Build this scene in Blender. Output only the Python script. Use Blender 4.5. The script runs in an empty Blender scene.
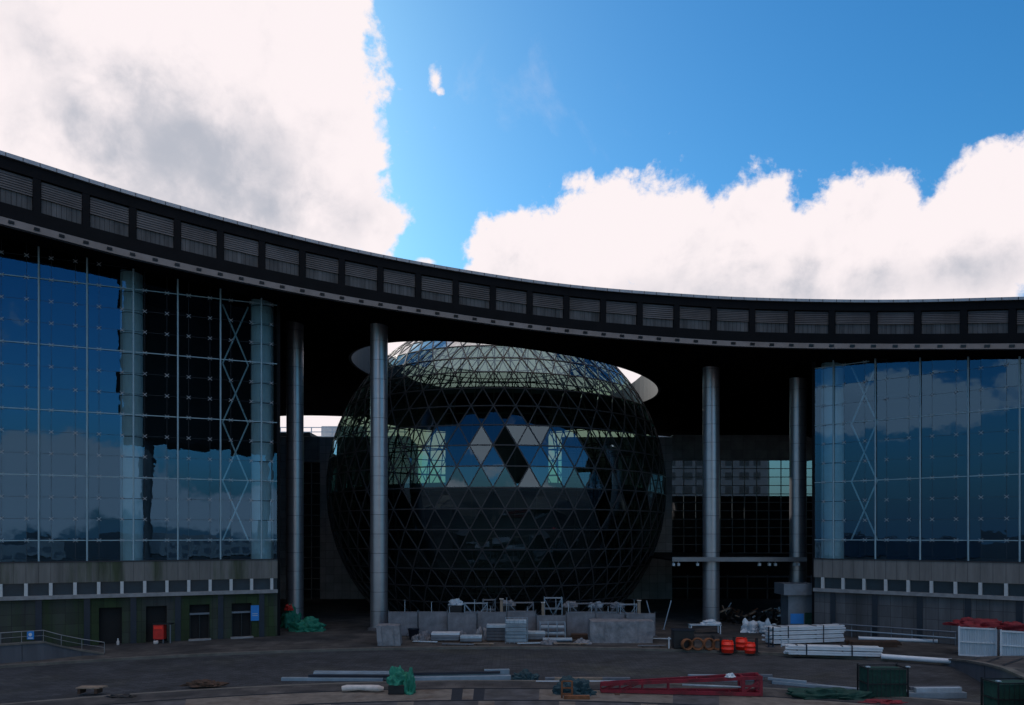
import bpy, bmesh, math, random
from math import pi, sin, cos, tan, atan2, radians as R
from mathutils import Vector, Matrix, noise as mnoise
random.seed(7)
S = bpy.context.scene
COL = S.collection
F, H, YH, XC = 796.0, 9.5, 535.0, 512.0          # lens (in pixels), eye height, horizon row, centre column

def at(x, y, d):                                  # a measured point of the place: image column, row and distance
    return Vector(((x-XC)/F*d, d, H-(y-YH)/F*d))
def gnd(x, y, z=0.0):
    d = F*(H-z)/(y-YH)
    return Vector(((x-XC)/F*d, d, z))

# ------------------------------------------------------------------ mesh builder
class MB:
    def __init__(self): self.v=[]; self.f=[]; self.m=[]; self.sm=[]
    def add(self, verts, faces, mi=0, smooth=False):
        b=len(self.v); self.v+= [tuple(p) for p in verts]
        for f in faces: self.f.append(tuple(b+i for i in f)); self.m.append(mi); self.sm.append(smooth)
        return self
    def box(self, x0,x1,y0,y1,z0,z1, mi=0, M=None):
        vs=[Vector(p) for p in ((x0,y0,z0),(x1,y0,z0),(x1,y1,z0),(x0,y1,z0),(x0,y0,z1),(x1,y0,z1),(x1,y1,z1),(x0,y1,z1))]
        if M is not None: vs=[M@p for p in vs]
        return self.add(vs,[(0,3,2,1),(4,5,6,7),(0,1,5,4),(1,2,6,5),(2,3,7,6),(3,0,4,7)],mi)
    def bar(self, a, b, w=.1, h=None, mi=0, up=Vector((0,0,1))):
        a=Vector(a); b=Vector(b); h=h or w; d=(b-a)
        if d.length<1e-6: return self
        d.normalize(); s=d.cross(up)
        if s.length<1e-3: s=d.cross(Vector((1,0,0)))
        s.normalize(); u=s.cross(d)
        q=[(-.5,-.5),(.5,-.5),(.5,.5),(-.5,.5)]
        vs=[p+s*(i*w)+u*(j*h) for p in (a,b) for i,j in q]
        return self.add(vs,[(3,2,1,0),(4,5,6,7),(0,1,5,4),(1,2,6,5),(2,3,7,6),(3,0,4,7)],mi)
    def tube(self, pts, r=.05, n=8, mi=0, cap=True, radii=None):
        pts=[Vector(p) for p in pts]; rings=[]
        for i,p in enumerate(pts):
            d=(pts[min(i+1,len(pts)-1)]-pts[max(i-1,0)]).normalized()
            s=d.cross(Vector((0,0,1)))
            if s.length<1e-3: s=d.cross(Vector((1,0,0)))
            s.normalize(); u=s.cross(d); rr=radii[i] if radii else r
            rings.append([p+s*(cos(2*pi*k/n)*rr)+u*(sin(2*pi*k/n)*rr) for k in range(n)])
        b=len(self.v); self.v+=[tuple(p) for ring in rings for p in ring]
        for i in range(len(pts)-1):
            for k in range(n):
                k2=(k+1)%n
                self.f.append((b+i*n+k,b+i*n+k2,b+(i+1)*n+k2,b+(i+1)*n+k)); self.m.append(mi); self.sm.append(n>6)
        if cap:
            self.f.append(tuple(b+k for k in reversed(range(n)))); self.m.append(mi); self.sm.append(False)
            e=b+(len(pts)-1)*n
            self.f.append(tuple(e+k for k in range(n))); self.m.append(mi); self.sm.append(False)
        return self
    def lathe(self, prof, n=48, mi=0, c=(0,0,0), cap=True):
        b=len(self.v)
        for r,z in prof:
            for k in range(n): self.v.append((c[0]+r*cos(2*pi*k/n),c[1]+r*sin(2*pi*k/n),c[2]+z))
        for i in range(len(prof)-1):
            for k in range(n):
                k2=(k+1)%n
                self.f.append((b+i*n+k,b+i*n+k2,b+(i+1)*n+k2,b+(i+1)*n+k)); self.m.append(mi); self.sm.append(True)
        if cap:
            self.f.append(tuple(b+k for k in reversed(range(n)))); self.m.append(mi); self.sm.append(False)
            e=b+(len(prof)-1)*n
            self.f.append(tuple(e+k for k in range(n))); self.m.append(mi); self.sm.append(False)
        return self
    def torus(self, c, Rr, r, axis='y', n=20, k=8, mi=0):
        b=len(self.v)
        for i in range(n):
            a=2*pi*i/n
            for j in range(k):
                t=2*pi*j/k; q=Rr+r*cos(t); w=r*sin(t)
                if axis=='y': p=(q*cos(a),w,q*sin(a))
                elif axis=='x': p=(w,q*cos(a),q*sin(a))
                else: p=(q*cos(a),q*sin(a),w)
                self.v.append((c[0]+p[0],c[1]+p[1],c[2]+p[2]))
        for i in range(n):
            for j in range(k):
                i2=(i+1)%n; j2=(j+1)%k
                self.f.append((b+i*k+j,b+i2*k+j,b+i2*k+j2,b+i*k+j2)); self.m.append(mi); self.sm.append(True)
        return self
    def heap(self, c, rx, ry, h, seed, n=22, m=9, amp=.28, mi=0, freq=1.6, smooth=True):
        """a crumpled heap: dome displaced by noise, resting on z=c.z"""
        if smooth: n*=2; m*=2
        b=len(self.v)
        for i in range(m+1):
            t=i/m
            for k in range(n):
                a=2*pi*k/n; rr=cos(t*pi/2)**.7 if i<m else 0.0; zz=sin(t*pi/2)
                p=Vector((rx*rr*cos(a),ry*rr*sin(a),h*zz))
                q=Vector((p.x/rx,p.y/ry,p.z/h))
                d=mnoise.noise(q*freq+Vector((seed*7.3,seed*3.1,0)))+.5*mnoise.noise(q*freq*2.7+Vector((seed,0,seed*5)))
                s=1+amp*d*1.5
                p=Vector((p.x*s,p.y*s,max(0,p.z*s) if i else 0))
                self.v.append((c[0]+p.x,c[1]+p.y,c[2]+p.z))
        for i in range(m):
            for k in range(n):
                k2=(k+1)%n
                self.f.append((b+i*n+k,b+i*n+k2,b+(i+1)*n+k2,b+(i+1)*n+k)); self.m.append(mi); self.sm.append(smooth)
        self.f.append(tuple(b+k for k in reversed(range(n)))); self.m.append(mi); self.sm.append(False)
        return self
    def mesh(self, name, mats):
        me=bpy.data.meshes.new(name); me.from_pydata(self.v,[],self.f)
        if not isinstance(mats,(list,tuple)): mats=[mats]
        for m in mats: me.materials.append(m)
        me.polygons.foreach_set('material_index',self.m)
        me.polygons.foreach_set('use_smooth',self.sm)
        me.update()
        if any(self.sm): me.set_sharp_from_angle(angle=R(72))
        return me
    def build(self, name, mats, parent=None, loc=None, bevel=0):
        o=bpy.data.objects.new(name,self.mesh(name,mats)); COL.objects.link(o)
        if parent is not None: o.parent=parent
        if loc is not None: o.location=loc
        if bevel:
            md=o.modifiers.new('bevel','BEVEL'); md.width=bevel; md.segments=1; md.limit_method='ANGLE'
        return o

def tag(o,label,cat,group=None,kind='thing'):
    o['label']=label; o['category']=cat; o['kind']=kind
    if group: o['group']=group
    return o
def thing(name,label,cat,loc=(0,0,0),rz=0,group=None,M=None):
    o=bpy.data.objects.new(name,None); COL.objects.link(o); o.empty_display_size=.2
    if M is not None: o.matrix_world=M
    else: o.location=loc; o.rotation_euler=(0,0,rz)
    return tag(o,label,cat,group)
def setting(o): o['kind']='structure'; return o
def dup(root,loc,rz,label):
    r=root.copy(); COL.objects.link(r); r.location=loc; r.rotation_euler=(0,0,rz); r['label']=label
    for ch in list(root.children):
        c=ch.copy(); COL.objects.link(c); c.parent=r
        for g in list(ch.children):
            d=g.copy(); COL.objects.link(d); d.parent=c
    return r
def instance(o,parent,loc):
    c=o.copy(); COL.objects.link(c); c.parent=parent; c.location=loc; return c

# ------------------------------------------------------------------ materials
def mat(name, col, rough=.7, metal=0., var=.25, scale=1.2, spec=.5, bump=0., bscale=20., col2=None, f2=.5, s2=.3, streak=False):
    m=bpy.data.materials.new(name); m.use_nodes=True; nt=m.node_tree; N=nt.nodes; L=nt.links
    p=N['Principled BSDF']; p.inputs['Roughness'].default_value=rough; p.inputs['Metallic'].default_value=metal
    p.inputs['Specular IOR Level'].default_value=spec
    tc=N.new('ShaderNodeTexCoord')
    src=tc.outputs['Object']
    if streak:
        mp=N.new('ShaderNodeMapping'); mp.inputs['Scale'].default_value=(1,1,.12); L.new(src,mp.inputs['Vector']); src=mp.outputs['Vector']
    n=N.new('ShaderNodeTexNoise'); n.inputs['Scale'].default_value=scale; n.inputs['Detail'].default_value=7; n.inputs['Roughness'].default_value=.65
    L.new(src,n.inputs['Vector'])
    r=N.new('ShaderNodeMapRange'); r.inputs['From Min'].default_value=.3; r.inputs['From Max'].default_value=.7
    r.inputs['To Min'].default_value=1-var; r.inputs['To Max'].default_value=1+var; L.new(n.outputs['Fac'],r.inputs['Value'])
    mx=N.new('ShaderNodeMix'); mx.data_type='RGBA'; mx.blend_type='MULTIPLY'; mx.inputs[0].default_value=1
    base=(*col,1); mx.inputs[6].default_value=base
    if col2:
        n2=N.new('ShaderNodeTexNoise'); n2.inputs['Scale'].default_value=s2; n2.inputs['Detail'].default_value=8; n2.inputs['Roughness'].default_value=.6
        L.new(src,n2.inputs['Vector'])
        r2=N.new('ShaderNodeMapRange'); r2.inputs['From Min'].default_value=f2-.08; r2.inputs['From Max'].default_value=f2+.08
        L.new(n2.outputs['Fac'],r2.inputs['Value'])
        m2=N.new('ShaderNodeMix'); m2.data_type='RGBA'; m2.inputs[6].default_value=base; m2.inputs[7].default_value=(*col2,1)
        L.new(r2.outputs['Result'],m2.inputs[0]); L.new(m2.outputs[2],mx.inputs[6])
    cb=N.new('ShaderNodeCombineColor')
    for k in range(3): L.new(r.outputs['Result'],cb.inputs[k])
    L.new(cb.outputs[0],mx.inputs[7]); L.new(mx.outputs[2],p.inputs['Base Color'])
    if bump:
        nb=N.new('ShaderNodeTexNoise'); nb.inputs['Scale'].default_value=bscale; nb.inputs['Detail'].default_value=5; L.new(src,nb.inputs['Vector'])
        b=N.new('ShaderNodeBump'); b.inputs['Strength'].default_value=bump; b.inputs['Distance'].default_value=.05
        L.new(nb.outputs['Fac'],b.inputs['Height']); L.new(b.outputs['Normal'],p.inputs['Normal'])
    m['out']=mx.name
    return m
def tiles(m, bw, bh, gap=.02, dark=.35, var=.2, off=0., plane='xz', squash=1.0):
    """adds courses of slabs with joints to a material made by mat()"""
    nt=m.node_tree; N=nt.nodes; L=nt.links; p=N['Principled BSDF']
    tc=N.new('ShaderNodeTexCoord'); sp=N.new('ShaderNodeSeparateXYZ'); cb=N.new('ShaderNodeCombineXYZ')
    L.new(tc.outputs['Object'],sp.inputs[0])
    a,b=('X','Z') if plane=='xz' else ('X','Y')
    L.new(sp.outputs[a],cb.inputs['X']); L.new(sp.outputs[b],cb.inputs['Y'])
    br=N.new('ShaderNodeTexBrick'); br.offset=off; br.inputs['Scale'].default_value=1
    br.inputs['Brick Width'].default_value=bw; br.inputs['Row Height'].default_value=bh
    br.inputs['Mortar Size'].default_value=gap; br.inputs['Mortar Smooth'].default_value=.1; br.inputs['Bias'].default_value=0
    br.inputs['Color1'].default_value=(1-var,)*3+(1,); br.inputs['Color2'].default_value=(1+var,)*3+(1,); br.inputs['Mortar'].default_value=(dark,)*3+(1,)
    L.new(cb.outputs[0],br.inputs['Vector'])
    src=N[m['out']].outputs[2]
    mx=N.new('ShaderNodeMix'); mx.data_type='RGBA'; mx.blend_type='MULTIPLY'; mx.inputs[0].default_value=1
    L.new(src,mx.inputs[6]); L.new(br.outputs['Color'],mx.inputs[7]); L.new(mx.outputs[2],p.inputs['Base Color'])
    return m
def glass(name, tint, refl=.14, rough=.004, bump=.02, bscale=.6, f_exp=1.0, rcol=(1,1,1)):
    m=bpy.data.materials.new(name); m.use_nodes=True; nt=m.node_tree; N=nt.nodes; L=nt.links
    N.remove(N['Principled BSDF']); out=N['Material Output']
    t=N.new('ShaderNodeBsdfTransparent'); t.inputs[0].default_value=(*tint,1)
    g=N.new('ShaderNodeBsdfGlossy'); g.inputs['Roughness'].default_value=rough; g.inputs['Color'].default_value=(*rcol,1)
    lwt=N.new('ShaderNodeLayerWeight'); lwt.inputs['Blend'].default_value=.5
    lw=N.new('ShaderNodeMath'); lw.operation='POWER'; lw.inputs[1].default_value=5.0; L.new(lwt.outputs['Facing'],lw.inputs[0])
    md=N.new('ShaderNodeMath'); md.operation='MULTIPLY_ADD'; md.inputs[1].default_value=f_exp; md.inputs[2].default_value=refl; md.use_clamp=True
    L.new(lw.outputs[0],md.inputs[0])
    mx=N.new('ShaderNodeMixShader'); L.new(md.outputs[0],mx.inputs[0]); L.new(t.outputs[0],mx.inputs[1]); L.new(g.outputs[0],mx.inputs[2])
    L.new(mx.outputs[0],out.inputs[0])
    tc=N.new('ShaderNodeTexCoord'); n=N.new('ShaderNodeTexNoise'); n.inputs['Scale'].default_value=bscale; n.inputs['Detail'].default_value=2
    L.new(tc.outputs['Object'],n.inputs['Vector'])
    b=N.new('ShaderNodeBump'); b.inputs['Strength'].default_value=bump; b.inputs['Distance'].default_value=.3
    L.new(n.outputs['Fac'],b.inputs['Height']); L.new(b.outputs['Normal'],g.inputs['Normal'])
    return m

M_ = {}
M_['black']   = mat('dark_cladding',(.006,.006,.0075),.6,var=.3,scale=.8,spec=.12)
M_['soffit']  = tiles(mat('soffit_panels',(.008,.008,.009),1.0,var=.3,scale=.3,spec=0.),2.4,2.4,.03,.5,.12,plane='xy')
M_['coping']  = mat('coping_metal',(.42,.43,.45),.45,.3,var=.15,scale=2)
M_['lip']     = mat('lip_metal',(.125,.125,.128),.5,.0,var=.25,scale=.5)
M_['slat']    = mat('louvre_metal',(.09,.09,.094),.5,.0,var=.45,scale=.25)
M_['blind']   = mat('pleated_blind',(.088,.085,.085),.6,var=.7,scale=1.3,streak=True)
M_['column']  = mat('column_metal',(.37,.36,.385),.34,.75,var=.12,scale=.9)
M_['seam']    = mat('seam_dark',(.03,.03,.035),.6)
M_['concrete']= mat('concrete_band',(.16,.155,.145),.8,var=.3,scale=1.5,col2=(.05,.065,.032),f2=.56,s2=.5,streak=True)
M_['concreteR']= mat('concrete_band_clean',(.20,.19,.18),.8,var=.25,scale=1.5,streak=True)
M_['mossy']   = tiles(mat('mossy_stone',(.055,.058,.055),.85,var=.35,scale=1.4,col2=(.022,.040,.012),f2=.46,s2=.35,streak=True),.98,.95,.02,.45,.2)
M_['stone']   = tiles(mat('grey_stone',(.105,.105,.112),.8,var=.28,scale=1.2,col2=(.07,.07,.075),f2=.55,s2=.4,streak=True),.98,1.02,.02,.4,.14)
M_['ledge']   = mat('ledge_stone',(.26,.26,.265),.75,var=.25,scale=1.6)
M_['pillar']  = mat('white_pillar',(.55,.56,.56),.6,var=.15,scale=2)
M_['pilaster']= mat('dark_blue_panel',(.012,.018,.032),.4,var=.25,scale=1)
M_['stripglass']=mat('strip_window_glass',(.02,.04,.055),.2,var=.2,scale=1)
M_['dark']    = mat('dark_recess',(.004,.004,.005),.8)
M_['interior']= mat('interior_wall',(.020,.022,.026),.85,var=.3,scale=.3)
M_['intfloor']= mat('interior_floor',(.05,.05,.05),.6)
M_['mullion'] = mat('mullion_steel',(.30,.43,.48),.45,.0,var=.12,scale=1)
M_['spider']  = mat('spider_steel',(.36,.38,.40),.45,.0,var=.1)
M_['intcol']  = mat('interior_column',(.78,.80,.80),.5,var=.1,scale=.7)
M_['wglass']  = glass('wing_glass',(.50,.66,.70),.12,bump=.010,bscale=.7,rcol=(.25,.55,.92))
M_['sglass']  = glass('sphere_glass',(.40,.50,.43),.12,bump=.01,rcol=(.56,.80,1),f_exp=.45)
M_['capglass'] = glass('cap_glass',(.5,.6,.6),.42,rough=.08,bump=.02)
M_['rglass']  = glass('rear_glass',(.31,.36,.38),.2,bump=.03)
M_['lattice'] = mat('lattice_steel',(.058,.056,.060),.4,.0,var=.2,scale=.6,spec=.3)
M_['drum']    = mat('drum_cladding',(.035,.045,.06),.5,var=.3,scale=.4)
M_['rearstone']=tiles(mat('rear_stone',(.42,.44,.48),.75,var=.2,scale=.5),1.2,1.2,.03,.5,.12)
M_['rearband']= tiles(mat('rear_band',(.30,.31,.33),.7,var=.25,scale=.6),1.8,1.3,.02,.5,.15)
M_['rim']     = mat('opening_rim',(.03,.03,.033),.7,var=.12,scale=.6)
M_['canopy']  = mat('canopy_metal',(.22,.225,.235),.5,.3,var=.15)
M_['terrace'] = tiles(mat('terrace_paving',(.078,.070,.064),.9,var=.6,scale=.6,col2=(.036,.035,.036),f2=.5,s2=.12),1.2,.8,.02,.6,.22,.5,'xy')
M_['cobble']  = tiles(mat('dark_cobbles',(.040,.044,.051),.9,var=.5,scale=.35,col2=(.056,.058,.050),f2=.6,s2=.10,bump=.5,bscale=6),.6,.28,.03,.45,.35,.5,'xy')
M_['ground']  = mat('bare_ground',(.045,.044,.042),.95,var=.4,scale=.1)
M_['slabpale']= mat('pale_slab',(.17,.145,.12),.9,var=.35,scale=1.2,col2=(.11,.08,.06),f2=.6,s2=.7)
M_['slabgrey']= mat('grey_slab',(.085,.082,.085),.9,var=.4,scale=1.0,col2=(.055,.052,.05),f2=.52,s2=.6)
M_['slabdark']= mat('dark_slab',(.016,.019,.026),.85,var=.3,scale=1)
M_['kerb']    = mat('kerb_stone',(.13,.12,.105),.85,var=.35,scale=.8)
M_['wallgrey']= mat('parapet_render',(.085,.09,.105),.8,var=.25,scale=.9,streak=True)
M_['white']   = mat('white_paint',(.62,.66,.70),.5,var=.12,scale=1.5)
M_['pvc']     = mat('white_pipe',(.66,.70,.74),.4,var=.12,scale=1.1)
M_['bluepipe']= mat('blue_grey_steel',(.27,.34,.40),.45,.2,var=.25,scale=.8)
M_['greysteel']=mat('grey_steel',(.17,.19,.22),.5,.3,var=.25,scale=.8)
M_['sheet']   = mat('grey_sheeting',(.17,.172,.19),.7,var=.35,scale=1.3,bump=.5,bscale=2.2)
M_['tarpgrey']= mat('grey_tarpaulin',(.22,.22,.235),.65,var=.35,scale=1.8,bump=1.0,bscale=3.5)
M_['green']   = mat('green_tarpaulin',(.014,.19,.12),.7,var=.35,scale=2.5,bump=.6,bscale=5)
M_['darkgreen']=mat('dark_green_net',(.008,.050,.036),.8,var=.4,scale=2.5,bump=.6,bscale=5)
M_['teal']    = mat('teal_tarpaulin',(.015,.05,.062),.7,var=.4,scale=2.5,bump=.6,bscale=5)
M_['red']     = mat('red_paint',(.23,.008,.022),.5,var=.3,scale=1.4,col2=(.11,.010,.016),f2=.58,s2=1.2)
M_['redsheet']= mat('red_sheeting',(.20,.010,.018),.7,var=.4,scale=2)
M_['orange']  = mat('orange_plastic',(1.0,.035,.014),.4,var=.08,scale=1.5)
M_['redbin']  = mat('red_bin',(.55,.02,.012),.5,var=.3,scale=2.2)
M_['rust']    = mat('rusty_coil',(.20,.075,.03),.85,var=.5,scale=2.5)
M_['brown']   = mat('brown_timber',(.065,.035,.022),.85,var=.4,scale=1.5)
M_['timber']  = mat('pale_timber',(.26,.20,.15),.8,var=.3,scale=2)
M_['cream']   = mat('cream_wrap',(.60,.54,.50),.6,var=.2,scale=2,bump=.5,bscale=5)
M_['bluesign']= mat('blue_sign',(.02,.22,.62),.4,var=.1)
M_['corr']    = mat('corrugated_white',(.42,.50,.56),.55,var=.22,scale=1.6,streak=True)
M_['blackp']  = mat('black_plastic',(.010,.011,.013),.5)
M_['pale']    = mat('pale_facade',(.62,.60,.58),.8,var=.15,scale=.2)
M_['citygrey']= mat('city_facade',(.30,.30,.31),.8,var=.2,scale=.1)
M_['leaf']    = mat('shrub_leaf',(.05,.09,.03),.7,var=.4,scale=6)
M_['petal']   = mat('white_petal',(.7,.68,.6),.6)
M_['lamp']    = mat('downlight_black',(.003,.003,.004),.3)

# ------------------------------------------------------------------ roof edge: a spiral curve in plan and height
def curve(xs, ys):
    def f(x):
        if x<=xs[0]: return ys[0]+(ys[1]-ys[0])/(xs[1]-xs[0])*(x-xs[0])
        if x>=xs[-1]: return ys[-1]+(ys[-1]-ys[-2])/(xs[-1]-xs[-2])*(x-xs[-1])
        for i in range(len(xs)-1):
            if xs[i]<=x<=xs[i+1]: break
        def sl(k):
            if k==0: return (ys[1]-ys[0])/(xs[1]-xs[0])
            if k==len(xs)-1: return (ys[-1]-ys[-2])/(xs[-1]-xs[-2])
            return (ys[k+1]-ys[k-1])/(xs[k+1]-xs[k-1])
        h=xs[i+1]-xs[i]; t=(x-xs[i])/h
        return (2*t**3-3*t**2+1)*ys[i]+(t**3-2*t**2+t)*h*sl(i)+(-2*t**3+3*t**2)*ys[i+1]+(t**3-t**2)*h*sl(i+1)
    return f
KX=[0,140,290,420,560,700,790,900,1024]
DEP=curve(KX,[62.5,67.3,71.3,73.8,75,75,73.5,69.5,64.3])
TOP=curve(KX,[152,195.5,235.5,263,284.5,296,299.5,300.5,297.6])
BOT=curve(KX,[225.5,261.5,293,315,334,345.5,349,350,350])
samp=[]
for i in range(-330,1260,4):
    d=DEP(i); a=at(i,TOP(i),d); b=at(i,BOT(i),d); samp.append((a.x,d,a.z,b.z))
ARC=[0.]
for p,q in zip(samp,samp[1:]): ARC.append(ARC[-1]+math.hypot(q[0]-p[0],q[1]-p[1]))
def edge(s):
    s=max(0,min(ARC[-1],s)); i=0
    lo,hi=0,len(ARC)-2
    while lo<hi:
        mid=(lo+hi+1)//2
        if ARC[mid]<=s: lo=mid
        else: hi=mid-1
    t=(s-ARC[lo])/(ARC[lo+1]-ARC[lo]); p,q=samp[lo],samp[lo+1]
    return [p[k]+(q[k]-p[k])*t for k in range(4)]
def epoint(s, frac, out):            # frac 0 = top, 1 = bottom; out = metres in front of the edge curve
    a=edge(s-.6); b=edge(s+.6); e=edge(s)
    t=Vector((b[0]-a[0],b[1]-a[1],0)).normalized(); n=Vector((t.y,-t.x,0))
    z=e[2]+(e[3]-e[2])*frac
    return Vector((e[0],e[1],z))+n*out
def xedge(x):                        # roof data at plan position x
    for p,q in zip(samp,samp[1:]):
        if p[0]<=x<=q[0]:
            t=(x-p[0])/(q[0]-p[0]); return [p[k]+(q[k]-p[k])*t for k in range(4)]
    return samp[0] if x<samp[0][0] else samp[-1]
def strip(mb, s0, s1, f0, f1, o0, o1=None, step=.9, mi=0, depth=.3):
    """a solid ribbon along the roof edge between two heights"""
    o1=o0 if o1 is None else o1
    n=max(1,int((s1-s0)/step)); base=len(mb.v); 
    for i in range(n+1):
        s=s0+(s1-s0)*i/n
        for fr,ou in ((f0,o0),(f1,o1),(f1,o1-depth),(f0,o0-depth)): mb.v.append(tuple(epoint(s,fr,ou)))
    for i in range(n):
        for k in range(4):
            k2=(k+1)%4; mb.f.append((base+i*4+k,base+i*4+k2,base+i*4+4+k2,base+i*4+4+k)); mb.m.append(mi); mb.sm.append(False)
    mb.f.append((base+3,base+2,base+1,base)); mb.m.append(mi); mb.sm.append(False)
    e=base+n*4; mb.f.append((e,e+1,e+2,e+3)); mb.m.append(mi); mb.sm.append(False)

OC=Vector((-0.9,101.8)); OR=19.6; YB=138.0
roof=thing('curved_roof','vast dark sweeping roof over the glass globe, its ribbon edge climbing to the left','roof',(0,72,28))
def loc_fix(mb):                      # world coordinates -> roof coordinates
    mb.v=[(x,y-72,z-28) for x,y,z in mb.v]; return mb
slab=MB(); nx=len(samp); ny=20
gx=[samp[i] for i in range(0,nx,3)]; n=len(gx)
for side in (0,1):
    for e in gx:
        y0=e[1]+.25
        for j in range(ny+1):
            y=y0+(YB+max(0,-e[0]-8)*.75-y0)*j/ny
            tk=min(1,max(0,(116-y)/13)); slab.v.append((e[0],y,(e[3]+.02) if side==0 else e[3]+1.1+(e[2]-.25-e[3]-1.1)*tk))
def si(s,i,j): return s*n*(ny+1)+i*(ny+1)+j
def qf(*f): slab.f.append(f); slab.m.append(0); slab.sm.append(False)
for i in range(n-1):
    for j in range(ny):
        qf(si(0,i,j),si(0,i,j+1),si(0,i+1,j+1),si(0,i+1,j)); qf(si(1,i,j),si(1,i+1,j),si(1,i+1,j+1),si(1,i,j+1))
    qf(si(0,i,0),si(0,i+1,0),si(1,i+1,0),si(1,i,0)); qf(si(0,i,ny),si(1,i,ny),si(1,i+1,ny),si(0,i+1,ny))
for j in range(ny):
    qf(si(0,0,j),si(1,0,j),si(1,0,j+1),si(0,0,j+1)); qf(si(0,n-1,j),si(0,n-1,j+1),si(1,n-1,j+1),si(1,n-1,j))
loc_fix(slab)
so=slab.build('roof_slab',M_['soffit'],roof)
bpy.context.view_layer.update()
cut=MB().lathe([(OR,0),(OR,40)],n=96,c=(OC.x,OC.y,15)).build('cutter',M_['soffit'])
bm_=so.modifiers.new('b','BOOLEAN'); bm_.operation='DIFFERENCE'; bm_.object=cut; bm_.solver='EXACT'
bpy.context.view_layer.update()
dg=bpy.context.evaluated_depsgraph_get()
me=bpy.data.meshes.new_from_object(so.evaluated_get(dg)); so.modifiers.clear(); so.data=me
bpy.data.objects.remove(cut)
rim=MB(); nr=96
for k in range(nr):
    a=2*pi*k/nr; e=list(xedge(OC.x+OR*cos(a))); tk=min(1,max(0,(116-(OC.y+OR*sin(a)))/13)); e[2]=e[3]+1.1+(e[2]-e[3]-1.1)*tk-.2
    for r_,z in ((OR-.02,e[3]+.08),(OR-.02,e[2]+.5),(OR-.35,e[2]+.5),(OR-.35,e[3]+.08)): rim.v.append((OC.x+r_*cos(a),OC.y+r_*sin(a),z))
for k in range(nr):
    k2=(k+1)%nr
    for q in range(4):
        q2=(q+1)%4; rim.f.append((k*4+q,k*4+q2,k2*4+q2,k2*4+q)); rim.m.append(0); rim.sm.append(False)
loc_fix(rim).build('opening_rim',M_['rim'],roof)
LEN=ARC[-1]
b=MB(); strip(b,.5,LEN-.5,.0,.055,.35,.35,depth=.9); 
s=1.0
while s<LEN-1: 
    strip(b,s,s+.05,.002,.053,.365,.365,depth=.05,step=1,mi=1); s+=1.16
loc_fix(b).build('coping',[M_['coping'],M_['seam']],roof)
b=MB(); strip(b,.5,LEN-.5,.06,.215,.12,.12,depth=.35); strip(b,.5,LEN-.5,.68,.872,.12,.12,depth=.35)
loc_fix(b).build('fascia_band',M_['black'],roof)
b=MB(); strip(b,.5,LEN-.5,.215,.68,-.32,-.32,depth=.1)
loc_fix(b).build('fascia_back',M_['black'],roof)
b=MB(); strip(b,.5,LEN-.5,.876,.998,.10,.45,depth=.5)
loc_fix(b).build('soffit_lip',M_['lip'],roof)
# bays: find the phase so that a post stands at column 85 of the view
def s_at_px(px):
    best=min(range(len(samp)),key=lambda i:abs(XC+F*samp[i][0]/samp[i][1]-px)); return ARC[best]
BAY=3.47; s0=s_at_px(85.5)%BAY
k=0; s=s0
while s+BAY<LEN-1:
    px=XC+F*edge(s)[0]/edge(s)[1]
    p=MB(); strip(p,s-.27,s+.27,.214,.681,.10,.10,depth=.4,step=1); loc_fix(p).build('fascia_post',M_['black'],roof)
    w=MB()
    open_=random.choice([.52,.55,.55,.6,.5])
    for q in range(7):
        f0=.228+(open_*.465)*q/7
        strip(w,s+.3,s+BAY-.3,f0,f0+.040,-.10,-.02,depth=.05,step=.8)
    w_=loc_fix(w).build('louvre_window',M_['slat'],roof)
    w=MB(); npl=8
    fb=.225+open_*.465
    for q in range(npl):
        a=s+.3+(BAY-.6)*q/npl; c_=s+.3+(BAY-.6)*(q+.93)/npl
        strip(w,a,c_,fb,.672,-.16,-.16,depth=.05,step=2)
    loc_fix(w).build('blind',M_['blind'],w_)
    for h_ in (0,.5):
        c_=epoint(s+BAY*h_,.935,.30); e0=epoint(s+BAY*h_-.2,.935,.30); t=(epoint(s+BAY*h_+.2,.935,.30)-e0).normalized()
        d=MB(); d.bar(c_-t*.20,c_+t*.20,.22,.20); loc_fix(d).build('downlight',M_['lamp'],roof)
    s+=BAY

# ------------------------------------------------------------------ round columns
def column(px,d,label,first=[None]):
    x=(px-XC)/F*d; ztop=xedge(x)[3]+.6
    o=thing('round_column',label,'column',(x,d,0),0,'columns holding up the roof')
    nseg=16; prof=[]; seam=MB(); z=0; hh=1.92; r_=.875
    body=MB()
    while z<ztop:
        z1=min(z+hh,ztop); body.lathe([(r_,z+.02),(r_,z1-.02)],n=48)
        body.lathe([(r_-.025,z1-.03),(r_-.025,z1+.03)],n=40,cap=False,mi=1); z+=hh
    body.build('shaft',[M_['column'],M_['seam']],o)
    MB().lathe([(1.15,0),(1.15,.16),(.95,.3)],n=40).build('base',M_['stone'],o)
    return o
column(295,83,'metal column beside the left glass wing, behind the green tarpaulin heap')
column(379,79.6,'metal column standing in front of the left edge of the globe')
column(711,84,'metal column right of the globe, piercing the entrance canopy')
column(798,85,'metal column beside the right glass wing, behind the small kiosk')

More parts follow.
